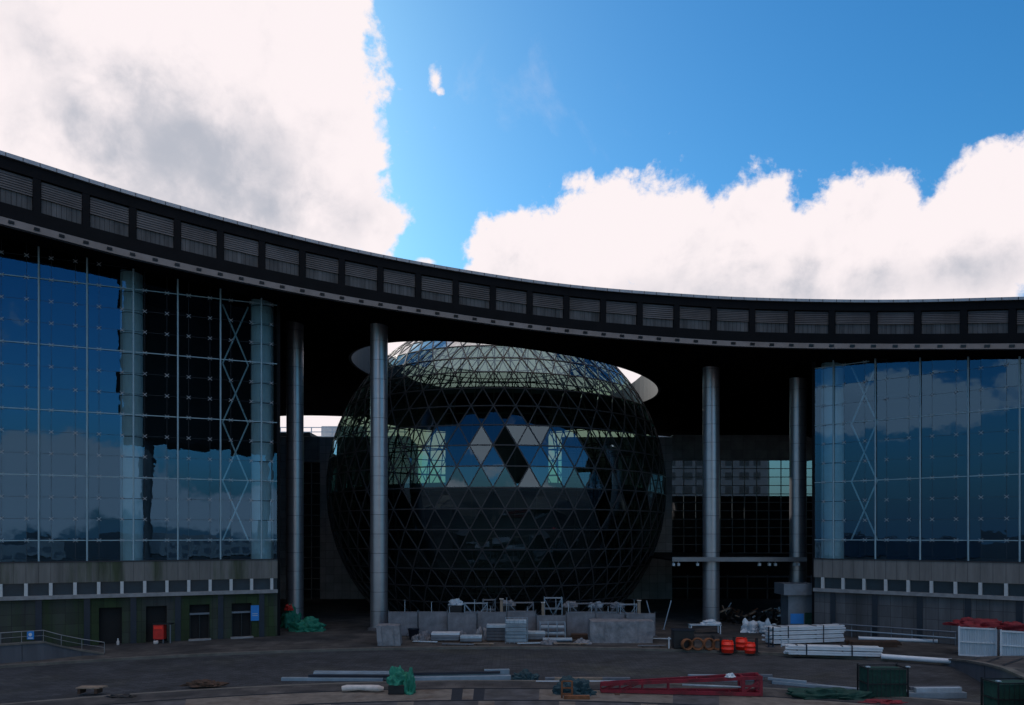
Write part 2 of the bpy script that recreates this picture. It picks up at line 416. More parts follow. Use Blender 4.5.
# ------------------------------------------------------------------ glass globe
GC=Vector(((497-XC)/F*102,102,15.2)); GR=21.3; GV=21.6
globe=thing('glass_globe','giant dark glass globe with a triangular steel lattice under the roof opening','globe',GC)
def gp(lat,lon,r=GR): return Vector((r*cos(lat)*cos(lon),r*cos(lat)*sin(lon),r*GV/GR*sin(lat)))
lats=[]; a=-7.05*6
rows=[]
NL=54; DL=R(5.75)
lat=-DL*9.5+R(.6); i=0
while lat<R(66):
    rows.append([gp(lat,2*pi*(k+.5*(i%2))/NL) for k in range(NL)]); lat+=DL; i+=1
bars=MB(); panes=MB(); cap=MB()
def link(p,q,w=.12): bars.bar(p,q,w,.07,up=((p+q)/2).normalized())
for i,row in enumerate(rows):
    for k in range(NL): link(row[k],row[(k+1)%NL])
    if i+1<len(rows):
        up=rows[i+1]
        for k in range(NL):
            off=0 if i%2==0 else 1
            # row i (even): vertex k sits between up[k-1], up[k]
            a_,b_=(k-1)%NL,k
            if i%2: a_,b_=k,(k+1)%NL
            link(row[k],up[a_]); link(row[k],up[b_])
            jit=lambda p: p*(.9985+.0007*random.random()); panes_=cap if i*DL-DL*9.5+R(.6)>R(40) else panes
            panes_.add([jit(row[k]),jit(up[b_]),jit(up[a_])],[(0,1,2)])
            k2=(k+1)%NL
            panes_.add([jit(row[k]),jit(row[k2]),jit(up[b_])],[(0,1,2)])
# cap with half as many ribs
top=rows[-1]; prev=top; la=lat-DL; step=2; NH=NL//2
ring2=[gp(la+R(8),2*pi*(k+.25)/NH) for k in range(NH)]
for k in range(NH):
    p0,p1,p2=top[2*k],top[(2*k+1)%NL],top[(2*k+2)%NL]; q=ring2[k]; q2=ring2[(k+1)%NH]
    for p in (p0,p1,p2): link(p,q)
    link(q,q2); link(p2,q2)
    for tri in ((p0,p1,q),(p1,p2,q),(p2,q2,q)): cap.add([v*.9985 for v in tri],[(0,1,2)])
apex=gp(R(90),0)
for k in range(NH):
    link(ring2[k],apex); cap.add([v*.9985 for v in (ring2[k],ring2[(k+1)%NH],apex)],[(0,1,2)])
# inner second layer of rings and posts
inner=MB()
for i in range(1,len(rows),2):
    row=[p*.93 for p in rows[i]]
    for k in range(NL):
        inner.bar(row[k],row[(k+1)%NL],.12,.12)
        if k%2==0: inner.bar(row[k],rows[i][k],.09,.09)
        if i+2<len(rows): inner.bar(row[k],rows[i+2][k]*.93,.11,.11)
bars.build('lattice',M_['lattice'],globe); inner.build('inner_frame',M_['lattice'],globe); panes.build('glass_shell',M_['sglass'],globe); cap.build('cap_panels',M_['capglass'],globe)
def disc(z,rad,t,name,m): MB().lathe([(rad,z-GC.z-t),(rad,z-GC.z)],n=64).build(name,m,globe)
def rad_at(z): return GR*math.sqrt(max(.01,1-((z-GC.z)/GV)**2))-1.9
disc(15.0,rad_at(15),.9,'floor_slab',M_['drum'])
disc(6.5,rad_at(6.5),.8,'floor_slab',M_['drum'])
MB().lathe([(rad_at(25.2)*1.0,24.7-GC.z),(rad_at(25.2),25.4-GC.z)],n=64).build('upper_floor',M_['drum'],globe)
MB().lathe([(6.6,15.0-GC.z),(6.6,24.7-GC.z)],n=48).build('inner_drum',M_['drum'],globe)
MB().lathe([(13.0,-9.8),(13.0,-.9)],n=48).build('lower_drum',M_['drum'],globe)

# ------------------------------------------------------------------ glazed wings
def wing(name,label,P0,ux,length,um,bay,uvis,zs_fn,base_mat,band_mat,doors,glass_to,corner_u,icols,braces):
    uy=Vector((-ux.y,ux.x,0))
    M=Matrix(((ux.x,uy.x,0,P0.x),(ux.y,uy.y,0,P0.y),(0,0,1,0),(0,0,0,1)))
    o=thing(name,label,'building',M=M)
    def ztop(u): return xedge((P0+ux*u).x)[3]+.15
    GB=7.2
    # panes
    PW=bay/2; PH=1.84
    gl=MB(); cols=[]
    u=um-bay/4-PW*60
    while u<length:
        if u+PW>0: cols.append((max(0,u),min(length,u+PW)))
        u+=PW
    for (a,b_) in cols:
        z=GB
        while z<ztop((a+b_)/2):
            z1=min(z+PH,max(ztop((a+b_)/2),z+.3)); t=[random.uniform(-.0055,.0055) for _ in range(3)]
            g=.012
            vs=[(a+g,t[0],z+g),(b_-g,t[1],z+g),(b_-g,t[1]+t[2],z1-g),(a+g,t[0]+t[2],z1-g)]
            gl.add(vs,[(0,1,2,3)]); z+=PH
    gl.build('glass_wall',M_['wglass'],o)
    # mullions and transoms, joints
    ms=[]; u=um-bay*30
    while u<length:
        if u>.3: ms.append(u)
        u+=bay
    for u in ms:
        MB().tube([(u,-.14,GB+.08),(u,-.14,ztop(u))],.075,10).build('mullion',M_['mullion'],o)
    z=GB+PH*1.0; k=0
    while z<ztop(0)+2 or z<ztop(length)+2:
        t=MB(); a=0; 
        u=0
        while u<length:
            if z<ztop(u)-.2 and z<ztop(u+1)-.2: t.bar((u,-.07,z),(min(length,u+1.0),-.07,z),.05,.07)
            u+=1.0
        if t.v: t.build('transom',M_['mullion'],o)
        z+=PH*3; k+=1
    # slim joint lines
    j=MB()
    for (a,b_) in cols: j.bar((a,.02,GB),(a,.02,ztop(a)),.03,.03)
    z=GB
    while z<max(ztop(0),ztop(length)):
        u=0
        while u<length:
            if z<ztop(u): j.bar((u,.02,z),(min(length,u+2),.02,z),.03,.03)
            u+=2
        z+=PH
    j.build('joint_lines',M_['seam'],o)
    # spider fittings
    sp=MB(); 
    for sx in (-1,1):
        for sz in (-1,1): sp.bar((sx*.03,-.03,sz*.03),(sx*.17,-.03,sz*.15),.045,.04)
    sp.box(-.05,.05,-.06,.2,-.05,.05)
    me=sp.mesh('spider_fitting',M_['spider']); spots=[]
    for (a,b_) in cols:
        if not (uvis[0]<a<uvis[1]): continue
        z=GB+PH
        while z<ztop(a)-.3: spots.append((a,z)); z+=PH
    C=Vector((0,0,H))
    spots.sort(key=lambda q:(M@Vector((q[0],0,q[1]))-C).length)
    rest=MB()
    for i,(u,z) in enumerate(spots):
        if i<100:
            q=bpy.data.objects.new('spider_fitting',me); COL.objects.link(q); q.parent=o; q.location=(u,0,z)
        else:
            rest.add([(v[0]+u,v[1],v[2]+z) for v in sp.v],sp.f)
    if rest.v: r_=rest.build('spider_fittings',M_['spider'],o); r_['kind']='stuff'
    # stone podium
    c0=.02
    MB().box(0,length,-.35,.6,5.45,GB).build('concrete_band',band_mat,o)
    jb=MB(); u=um%(bay/4)
    while u<length: jb.box(u-.012,u+.012,-.356,-.34,5.46,GB-.02); u+=bay/4
    jb.build('band_joints',M_['seam'],o)
    MB().box(0,length,-.40,-.33,GB-.03,GB+.07).build('band_cap',M_['seam'],o)
    MB().box(0,length,-.10,.5,4.4,5.45).build('strip_window',M_['stripglass'],o)
    pm=MB().box(-.13,.13,-.38,-.08,4.4,5.45).mesh('window_pillar',M_['pillar'])
    u=(um-bay/4)%(bay/2)
    while u<length:
        q=bpy.data.objects.new('window_pillar',pm); COL.objects.link(q); q.parent=o; q.location=(u,0,0); u+=bay/2
    MB().box(0,length,-.55,.5,4.08,4.4).build('ledge',M_['ledge'],o)
    bw=MB(); cuts=sorted(doors); prev=0
    for (a,b_,zt,kind) in cuts:
        bw.box(prev,a,-.2,.5,0,4.08); bw.box(a,b_,-.2,.5,zt,4.08); prev=b_
    bw.box(prev,length,-.2,.5,0,4.08)
    bw.build('podium_wall',base_mat,o)
    for u in ms:
        if u<length-.3: MB().box(u-.24,u+.24,-.26,-.19,0,4.08).build('pilaster',M_['pilaster'],o)
    for (a,b_,zt,kind) in doors:
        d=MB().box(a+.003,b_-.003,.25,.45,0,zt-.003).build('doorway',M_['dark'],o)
        if kind:
            MB().box(a,b_,-.1,.2,zt-.92,zt-.76).build('transom_bar',M_['greysteel'],d)
            fr=MB(); cx=(a+b_)/2
            for u in (a+.06,cx,b_-.06): fr.box(u-.04,u+.04,.05,.15,0,zt-.95)
            fr.build('door_frame',M_['blackp'],d)
            MB().box(a-.1,b_+.1,-.75,-.21,0,.14).build('doorstep',M_['ledge'],d)
    # inside
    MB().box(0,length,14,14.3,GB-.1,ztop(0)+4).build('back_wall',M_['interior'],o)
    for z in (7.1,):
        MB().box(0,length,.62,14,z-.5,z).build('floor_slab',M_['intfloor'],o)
    e=MB().box(-.3,-.02,.02,47,0,max(ztop(0),3)+3 if corner_u==0 else ztop(0)+2)
    e2=MB().box(length+.02,length+.3,.02,47,0,ztop(length)+1)
    e.build('end_wall',M_['black'],o); e2.build('end_wall',M_['black'],o)
    for u,v,r_ in icols:
        c=MB().lathe([(r_,7.1),(r_,ztop(u)+.2)],n=32,c=(u,v,0)).build('interior_column',M_['intcol'],o)
        rg=MB(); z=GB+PH
        while z<ztop(u): rg.lathe([(r_+.01,z-.03),(r_+.01,z+.03)],n=32,c=(u,v,0),cap=False); z+=PH
        rg.build('column_joint',M_['seam'],c)
    for (a,b_) in braces:
        z=GB+PH; 
        br=MB()
        while z<ztop(a)-3:
            br.tube([(a,1.6,z),(b_,1.6,z+PH*3)],.075,6); br.tube([(b_,1.7,z),(a,1.7,z+PH*3)],.075,6); z+=PH*3
        br.build('cross_brace',M_['intcol'],o)
    return o,M
def ray_u(px,P0,ux):                 # where the view column px meets the facade line
    tx=(px-XC)/F                      # x = tx*y
    # P0.x+u*ux.x = tx*(P0.y+u*ux.y)
    return (tx*P0.y-P0.x)/(ux.x-tx*ux.y)
# left wing
A=Vector(((277-XC)/F*75,75,0)); Bp=Vector(((0-XC)/F*66,66,0)); ux=(A-Bp).normalized(); Ll=40.0; P0=A-ux*Ll
ml=[ray_u(p,P0,ux) for p in (38,87,133.5,178,219.6)]; bay_l=(ml[-1]-ml[0])/4
dl=[(ray_u(a,P0,ux),ray_u(b,P0,ux),zt,kd) for a,b,zt,kd in ((99,122,3.2,0),(146,167,3.2,0),(189.5,209.5,3.2,1),(231.5,251.5,3.2,1))]
lw,LM=wing('glass_wing','glass wing left of the globe on a mossy stone podium with four doorways',P0,ux,Ll,ml[2],bay_l,(8,39.6),None,
     M_['mossy'],M_['concrete'],dl,None,None,[(ray_u(133,P0,ux)-.15,1.7,.93),(Ll-1.15,1.5,1.05)],[(ray_u(224,P0,ux),ray_u(250,P0,ux))])
# right wing
A2=Vector(((815-XC)/F*77,77,0)); B2=Vector(((1024-XC)/F*66,66,0)); ux2=(B2-A2).normalized()
mr=[ray_u(p,A2,ux2) for p in (875,920.5,968,1019)]; bay_r=(mr[-1]-mr[0])/3
rw,RM=wing('glass_wing','glass wing right of the globe on a grey stone podium without doors',A2,ux2,32.0,mr[1],bay_r,(.2,22),None,
     M_['stone'],M_['concreteR'],[],None,0,[(1.15,1.5,1.05),(ray_u(1075,A2,ux2),1.7,.93)],[(ray_u(846,A2,ux2),ray_u(872,A2,ux2))])

# ------------------------------------------------------------------ rear building under the roof
rear=thing('rear_building','dark building behind the globe with tiled wall and a gridded window right of it','building',(0,118,0))
RZ=24.0
def rx(px): return (px-XC)/F*118
def rz(py): return H-(py-YH)/F*118
w=MB()
w.box(rx(230),rx(302),0,1,0,rz(437)); w.box(rx(320),rx(388),0,1,0,rz(437)); w.box(rx(388),rx(562),0,1,0,16.0); w.box(rx(562),rx(672),0,1,0,rz(437))
w.build('tiled_wall',M_['rearstone'],rear)
MB().box(rx(302),rx(320),-.2,1,rz(462),rz(437)).build('parapet_band',M_['rearband'],rear)
w=MB(); w.box(rx(672),rx(940),-.2,1,rz(460),rz(437)); w.box(rx(672),rx(940),-.6,1,rz(437.2),rz(435.5))
w.build('parapet_band',M_['rearband'],rear)
def curtain(x0,x1,z0,z1,nxx,nzz,nm):
    g=MB(); fr=MB()
    for i in range(nxx):
        for j in range(nzz):
            a=x0+(x1-x0)*i/nxx; b=x0+(x1-x0)*(i+1)/nxx; c=z0+(z1-z0)*j/nzz; d=z0+(z1-z0)*(j+1)/nzz
            t=[random.uniform(-.02,.02) for _ in range(3)]
            g.add([(a,.3+t[0],c),(b,.3+t[1],c),(b,.3+t[1]+t[2],d),(a,.3+t[0]+t[2],d)],[(0,1,2,3)])
    for i in range(nxx+1): a=x0+(x1-x0)*i/nxx; fr.box(a-.05,a+.05,.2,.4,z0,z1)
    for j in range(nzz+1): c=z0+(z1-z0)*j/nzz; fr.box(x0,x1,.195,.405,c-.05,c+.05)
    q=g.build(nm,M_['rglass'],rear); fr.build('window_frame',M_['ledge'],q)
curtain(rx(672),rx(940),rz(553),rz(460),22,11,'gridded_window')
curtain(rx(302),rx(320),rz(600),rz(462),2,13,'gridded_window')
MB().box(rx(562),rx(940),6,6.5,0,rz(494)).build('back_wall',M_['interior'],rear)
MB().box(rx(230),rx(322),3,3.5,0,rz(440)).build('back_wall',M_['interior'],rear)
MB().box(rx(230),rx(310),0,30,rz(437)+.25,rz(437)+.7).build('flat_roof',M_['rearband'],rear); MB().box(rx(676),rx(940),1.01,30,rz(437)+.003,rz(437)+.4).build('flat_roof',M_['rearband'],rear)
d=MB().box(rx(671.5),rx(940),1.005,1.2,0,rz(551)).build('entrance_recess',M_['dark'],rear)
fr=MB()
for px in (672,688,706,728,748,768,790,812): fr.box(rx(px)-.08,rx(px)+.08,.2,.4,0,rz(575))
fr.box(rx(672),rx(812),.15,.45,rz(577.5),rz(576)); fr.box(rx(672),rx(812),.15,.45,rz(589),rz(588))
fr.build('entrance_frame',M_['greysteel'],rear)
# canopy
cn=thing('entrance_canopy','flat grey metal canopy over the entrance right of the globe','canopy',(0,82.5,0))
x0,x1=(672-XC)/F*82.5,(806-XC)/F*82.5; zc=H-(561-YH)/F*82.5
MB().box(x0,x1,0,34,zc,zc+.18).build('canopy_slab',M_['black'],cn)
MB().box(x0,x1,-.25,-.003,zc-.05,zc+.40).build('front_fascia',M_['canopy'],cn)
for px in (674,679,698,760,770,776,795,799):
    x=(px-XC)/F*82.5; l=MB(); l.bar((x,.3,zc),(x,.3,zc-.25),.05); l.box(x-.12,x+.12,.05,.4,zc-.5,zc-.22); l.build('spotlight',M_['white'],cn)
# far city rooftops in the slot under the roof
fb=thing('far_building','pale flat roofed block seen far away under the roof left of the globe','building',(-60,230,0))
MB().box(-22,30,0,25,0,H+(535-436)/F*230).build('wall',M_['pale'],fb)
zr=H+(535-436)/F*230
r_=MB()
for x in range(-22,31,3): r_.bar((x,.2,zr),(x,.2,zr+2.6),.25)
for z in (zr+1.2,zr+2.5): r_.bar((-22,.2,z),(30,.2,z),.22)
r_.build('roof_railing',M_['white'],fb)
r_=MB(); r_.box(4,16,4,12,zr,zr+3.4); r_.build('roof_house',M_['pale'],fb)
fb2=thing('far_building','pale block with a rusty roof strip seen far away right of the globe','building',(62,230,0))
zr=H+(535-435.5)/F*230
MB().box(-26,12,0,25,0,zr).build('wall',M_['citygrey'],fb2)
wn=MB()
for fz in range(9):
    for k in range(9): wn.box(-25+k*4.1,-23+k*4.1+(k%2)*.8,-.06,-.01,1.5+fz*4,3.6+fz*4)
wn.build('windows',M_['stripglass'],fb2)
r_=MB(); 
for x in range(-26,12,4): r_.box(x,x+2.6,1,3,zr,zr+1.0)
r_.build('roof_plant',M_['rust'],fb2)

# ------------------------------------------------------------------ ground and paving (concentric arcs)
PC=(-1.0,-4.0)
def arc_sheet(name,r0,r1,a0,a1,z,mats,n=120,matfn=None,kerb=.2,rings=1):
    mb=MB()
    for i in range(n):
        t0=a0+(a1-a0)*i/n; t1=a0+(a1-a0)*(i+1)/n
        for j in range(rings):
            q0=r0+(r1-r0)*j/rings; q1=r0+(r1-r0)*(j+1)/rings
            P=lambda r,t,zz: (PC[0]+r*sin(t),PC[1]+r*cos(t),zz)
            mb.add([P(q0,t0,z),P(q0,t1,z),P(q1,t1,z),P(q1,t0,z)],[(0,1,2,3)],matfn(i,j) if matfn else 0)
            if j==0: mb.add([P(q0,t0,z-kerb),P(q0,t1,z-kerb),P(q0,t1,z),P(q0,t0,z)],[(0,1,2,3)])
            if j==rings-1: mb.add([P(q1,t1,z-kerb),P(q1,t0,z-kerb),P(q1,t0,z),P(q1,t1,z)],[(0,1,2,3)])
    return setting(mb.build(name,mats))
g=MB(); g.add([(-3000,-3000,-.45),(3000,-3000,-.45),(3000,3000,-.45),(-3000,3000,-.45)],[(0,1,2,3)])
setting(g.build('ground',M_['ground']))
arc_sheet('terrace_paving',71.9,190,-R(75),R(75),0,M_['terrace'],kerb=.5)
arc_sheet('terrace_kerb',71.5,71.895,-R(75),R(75),.03,M_['kerb'],n=160,kerb=.5)
arc_sheet('cobbled_road',56.3,71.495,-R(80),R(80),-.17,M_['cobble'],kerb=.25)
arc_sheet('road_kerb',55.9,56.295,-R(80),R(80),-.02,M_['kerb'],n=160,kerb=.4)
rnd=random.Random(4)
pat=[]; cur=0
while len(pat)<400:
    kind=rnd.choices([0,1,2],[.5,.36,.14])[0]; run={0:rnd.randint(3,9),1:rnd.randint(3,8),2:1}[kind]
    pat+= [kind]*run
    if kind==2: pat+=[0,2]
arc_sheet('step_paving',53.6,55.895,-R(80),R(80),-.04,[M_['terrace'],M_['slabgrey']],n=200,matfn=lambda i,j:0,kerb=.4)
arc_sheet('step_kerb',53.45,53.597,-R(80),R(80),-.03,M_['slabdark'],n=200,kerb=.4)
arc_sheet('slab_paving',50.2,53.445,-R(80),R(80),-.06,[M_['slabpale'],M_['slabgrey'],M_['slabdark']],n=220,matfn=lambda i,j:pat[i],kerb=.4,rings=1)
arc_sheet('lower_step_kerb',50.0,50.195,-R(80),R(80),-.05,M_['slabdark'],n=200,kerb=.4)
pat2=[(p+1)%2 for p in pat]
arc_sheet('front_paving',30,49.995,-R(80),R(80),-.08,[M_['slabgrey'],M_['slabpale'],M_['slabdark']],n=150,matfn=lambda i,j:0 if (i+j*3)%5 else 1,kerb=.4,rings=8)

# ------------------------------------------------------------------ ramps at both sides
def ramp(name,label,pts,h_at,inward,wallmat,side):
    """pts: polyline of the outer (road) face in plan, h_at: height at each point; a solid wedge behind it"""
    o=thing(name,label,'ramp wall',(0,0,0))
    b=MB(); n=len(pts); th=.35
    def row(off,zf):
        out=[]
        for i,p in enumerate(pts):
            a=Vector(pts[max(0,i-1)]); c=Vector(pts[min(n-1,i+1)]); t=(c-a).normalized(); nn=Vector((-t.y,t.x))*side
            out.append((p[0]+nn.x*off,p[1]+nn.y*off,zf(i)))
        return out
    def solid(mb,o0,o1,z0f,z1f):
        A=row(o0,z0f);B=row(o0,z1f);C=row(o1,z1f);D=row(o1,z0f); base=len(mb.v); mb.v+=A+B+C+D
        for i in range(n-1):
            for s_ in range(4):
                s2=(s_+1)%4
                mb.f.append((base+s_*n+i,base+s2*n+i,base+s2*n+i+1,base+s_*n+i+1)); mb.m.append(0); mb.sm.append(False)
        mb.f.append((base,base+n,base+2*n,base+3*n)); mb.m.append(0); mb.sm.append(False)
        mb.f.append((base+n-1,base+4*n-1,base+3*n-1,base+2*n-1)); mb.m.append(0); mb.sm.append(False)
    solid(b,0,th,lambda i:-.3,lambda i:h_at[i]); b.build('parapet',wallmat,o)
    c=MB(); solid(c,-.08,th+.08,lambda i:h_at[i]+.003,lambda i:h_at[i]+.14); c.build('coping_stone',M_['ledge'] if side<0 else M_['kerb'],o)
    j=MB()
    for i in range(0,n,3):
        p=row(-.012,lambda k:0)[i]; j.box(p[0]-.015,p[0]+.015,p[1]-.01,p[1]+.01,-.17,h_at[i])
    j.build('wall_joints',M_['seam'],o)
    return o,row
# left parapet with handrail
cps=[(-95,668,1.3),(-60,667.5,1.3),(0,666,1.3),(22,664,1.3),(44,662,1.28),(62,660,.80),(82,658,.35),(104,657,.02)]
pl=[]; hl=[]
for x,y,h in cps:
    p=gnd(x,y,-.17); pl.append((p.x,p.y)); hl.append(max(.02,h))
o,row=ramp('ramp_parapet','low grey curved ramp wall sloping down with a metal handrail, left of the doorways',pl,hl,0,M_['wallgrey'],1)
hr=MB(); top=row(.17,lambda i:hl[i]+.95); bot=row(.17,lambda i:hl[i]+.1); mid=row(.17,lambda i:hl[i]+.55)
hr.tube(top,.032,8); hr.tube(mid,.018,6); 
for a,b in zip(bot,top): hr.tube([a,b],.02,6)
hr.build('handrail',M_['ledge'],o)
p=Vector(top[3]).lerp(Vector(top[4]),.45)
sg=thing('notice_plate','small blue and white notice hanging on the ramp handrail','sign',(p.x,p.y-.12,p.z-.62))
MB().box(-.26,.26,-.02,.02,0,.62).build('plate',M_['bluesign'],sg)
MB().lathe([(.13,-.02),(.13,.02)],n=20).build('white_disc',M_['white'],sg).matrix_local=Matrix.Translation((0,-.012,.36))@Matrix.Rotation(pi/2,4,'X')
MB().box(-.18,.18,-.026,-.022,.06,.13).build('white_line',M_['white'],sg)
# right ramp rising to the sheds' side
cps=[(940,664,.02),(952,667,.30),(968,675,.72),(985,685,1.1),(1003,697,1.45),(1040,720,1.6),(1090,745,1.6)]
pr=[]; hh=[]
for x,y,h in cps:
    p=gnd(x,y,-.17); pr.append((p.x,p.y)); hh.append(h)
o,row=ramp('ramp_wall','low grey wall rising to the right beside the ramp with dark drain slots',pr,hh,0,M_['wallgrey'],1)
b=MB(); far=[gnd(948,659,0),gnd(965,659,0),gnd(993,659.5,0),gnd(1020,661,0),gnd(1050,663,0),gnd(1120,668,0),gnd(1200,675,0)]
inn=row(.45,lambda i:hh[i])
for i in range(len(inn)-1):
    a,c=Vector(inn[i]),Vector(inn[i+1]); q0,q1=far[i]+Vector((0,0,.02+hh[i]*.35)),far[i+1]+Vector((0,0,.02+hh[i+1]*.35))
    b.add([a,c,q1,q0,Vector((a.x,a.y,-.4)),Vector((c.x,c.y,-.4)),Vector((q1.x,q1.y,-.4)),Vector((q0.x,q0.y,-.4))],[(0,1,2,3),(4,7,6,5),(0,4,5,1),(1,5,6,2),(2,6,7,3),(3,7,4,0)])
b.build('ramp_deck',M_['terrace'],o)
for i,t in ((0,.8),(1,.6),(2,.45),(3,.35),(4,.3)):
    a=Vector(inn[i]).lerp(Vector(inn[i+1]),t); q0=far[i]+Vector((0,0,.02+hh[i]*.35)); q1=far[i+1]+Vector((0,0,.02+hh[i+1]*.35)); q=q0.lerp(q1,t)
    d=Vector((0,0,.012)); MB().bar(a.lerp(q,.08)+d,a.lerp(q,.75)+d,.24,.03).build('drain_slot',M_['blackp'],o)

# ------------------------------------------------------------------ building-site props
def put(x,y,z=0.0): return gnd(x,y,z)
# hoarding panels round the globe
X0=(388-XC)/F*74.5; X1=(655-XC)/F*74.5; NP=9; wd=(X1-X0)/NP
names=['leftmost sheeting panel of the barrier, against the second column','sheeting barrier panel behind the white topped flat stack','sheeting barrier panel behind the low pale stack',
 'sheeting barrier panel behind the tall slab stack','sheeting barrier panel behind the caged bundle','sheeting barrier panel behind the open frame rack',
 'sheeting barrier panel behind the blue pipe rolls','sheeting barrier panel behind the left of the tarpaulin block','rightmost sheeting panel of the barrier, over the tarpaulin block']
for i in range(NP):
    o=thing('barrier_panel',names[i],'barrier',(X0+wd*(i+.5),74.5+.35*math.sin(i*2.1),0),random.uniform(-.09,.09),'sheeting barrier panels at the foot of the globe')
    s=MB(); nx_,nz_=10,7; hw=wd/2-.06; ht=2.0+random.uniform(-.32,.22)
    vs=[]
    for b_ in (0,1):
        for a_ in range(nx_+1):
            for c_ in range(nz_+1):
                x=-hw+2*hw*a_/nx_; z=.08+ht*c_/nz_; y=.10*mnoise.noise(Vector((x*.9+i*9,z*.8,i)))-.02+.02*b_
                vs.append((x,y,z))
    idx=lambda b_,a_,c_: b_*(nx_+1)*(nz_+1)+a_*(nz_+1)+c_
    fs=[]
    for a_ in range(nx_):
        for c_ in range(nz_):
            fs.append((idx(0,a_,c_),idx(0,a_+1,c_),idx(0,a_+1,c_+1),idx(0,a_,c_+1))); fs.append((idx(1,a_,c_),idx(1,a_,c_+1),idx(1,a_+1,c_+1),idx(1,a_+1,c_)))
    s.add(vs,fs,0,True); s.build('sheet',M_['sheet'],o)
    f=MB(); 
    for x in (-hw-.03,hw+.03): f.tube([(x,.12,0),(x,.12,ht+.25)],.035,6)
    f.tube([(-hw,.12,ht+.1),(hw,.12,ht+.1)],.03,6); f.tube([(-hw,.12,.25),(hw,.12,.25)],.03,6)
    f.build('pole_frame',M_['greysteel'],o)
    for x in (-hw,hw): MB().box(x-.25,x+.25,-.12,.35,0,.1).build('foot',M_['stone'],o)

def wrapped(name,label,cat,loc,w,d,h,m,rz=0,seed=1,amp=.07,slant=0.):
    o=thing(name,label,cat,loc,rz)
    b=MB(); n=12; 
    def face(fn):
        base=len(b.v)
        for i in range(n+1):
            for j in range(n+1):
                p=Vector(fn(i/n,j/n)); q=mnoise.noise_vector(p*1.1+Vector((seed*11,0,0)))*amp+mnoise.noise_vector(p*3+Vector((0,seed*7,0)))*amp*.45
                e=min(1,p.z/.3); p=p+Vector((q.x,q.y,q.z*e)); p.x+=slant*p.z
                b.v.append(tuple(p))
        for i in range(n):
            for j in range(n):
                b.f.append((base+i*(n+1)+j,base+(i+1)*(n+1)+j,base+(i+1)*(n+1)+j+1,base+i*(n+1)+j+1)); b.m.append(0); b.sm.append(True)
    W,D=w/2,d/2
    face(lambda u,v:(-W+w*u,-D,h*v)); face(lambda u,v:(W,-D+d*u,h*v)); face(lambda u,v:(W-w*u,D,h*v)); face(lambda u,v:(-W,D-d*u,h*v)); face(lambda u,v:(-W+w*u,-D+d*v,h))
    b.build('cover',m,o)
    r=MB(); 
    for x in (-W*.55,W*.5): r.tube([(x+slant*h*.1,-D-amp*1.2,.1),(x+slant*h,-D-amp*1.2,h*.98)],.018,5)
    r.build('rope',M_['greysteel'],o)
    return o
wrapped('tarpaulin_block','large grey tarpaulin covered block on the terrace at the barrier end','covered load',put(622,643.3)+Vector((0,1.2,0)),5.55,2.2,1.9,M_['tarpgrey'],0,3,.10,.02)
wrapped('covered_crate','small grey tarpaulin covered crate at the foot of the second column','covered load',put(388.5,646)+Vector((0,.9,0)),1.95,1.6,1.72,M_['tarpgrey'],.05,5,.05,-.08)
# stacks on pallets
def pallet(o,w,d):
    b=MB()
    for k in (-.4,0,.4): b.box(-w/2,w/2,d*k-.06,d*k+.06,.0,.1)
    for k in range(5): x=-w/2+w*(k+.5)/5; b.box(x-.09*w/1.2,x+.09*w/1.2,-d/2,d/2,.103,.13)
    b.build('pallet',M_['brown'],o)
def stack(label,loc,w,d,layers,th,m,mtop=None,gap=.03,cage=False,rz=0.,ragged=.05,grp=None):
    o=thing('material_stack',label,'stack',loc,rz,grp); pallet(o,w,d); z=.135
    for k in range(layers):
        dx=random.uniform(-ragged,ragged); dy=random.uniform(-ragged,ragged)
        q=MB().box(-w/2+dx,w/2+dx,-d/2+dy,d/2+dy,z,z+th).build('slab',mtop if (mtop and k==layers-1) else m,o,bevel=.015); z+=th+gap
    if cage:
        c=MB()
        for x in [-w/2-.08+ (w+.16)*i/5 for i in range(6)]:
            for y in (-d/2-.08,d/2+.08): c.tube([(x,y,0),(x,y,z+.1)],.022,6)
        for zz in [z*i/4+.08 for i in range(5)]:
            for y in (-d/2-.08,d/2+.08): c.tube([(-w/2-.1,y,zz),(w/2+.1,y,zz)],.018,6)
        c.build('wire_cage',M_['bluepipe'],o)
    return o
stack('wide flat stack topped with white board beside the covered crate',put(445,642)+Vector((0,.6,0)),2.5,1.2,3,.2,M_['greysteel'],M_['white'])
stack('low pale stack second from the left along the barrier',put(471,643)+Vector((0,.5,0)),1.9,1.1,2,.22,M_['greysteel'],M_['corr'])
stack('tall stack of pale grey slabs left of the caged bundle',put(496.5,642)+Vector((0,.6,0)),1.75,1.2,5,.25,M_['wallgrey'],M_['corr'])
stack('tall caged bundle of blue grey panels in front of the barrier',put(516.5,643.5)+Vector((0,.6,0)),1.8,1.2,6,.29,M_['bluepipe'],M_['corr'],cage=True)
stack('low stack of boards right of the caged bundle',put(536,641)+Vector((0,.6,0)),1.6,1.1,3,.2,M_['greysteel'],M_['corr'])
stack('small brown timber stack left of the tarpaulin block',put(580,639.5)+Vector((0,.5,0)),1.5,.9,2,.14,M_['brown'])
o=thing('frame_rack','open steel rack holding pale boards behind the blue pipe rolls','rack',put(553,640)+Vector((0,.8,0)))
b=MB()
for x in (-1.15,-.4,.4,1.15):
    for y in (-.5,.5): b.tube([(x,y,0),(x,y,1.55)],.035,6)
for z in (.5,1.05,1.5):
    for y in (-.5,.5): b.tube([(-1.2,y,z),(1.2,y,z)],.03,6)
b.build('rack_frame',M_['bluepipe'],o)
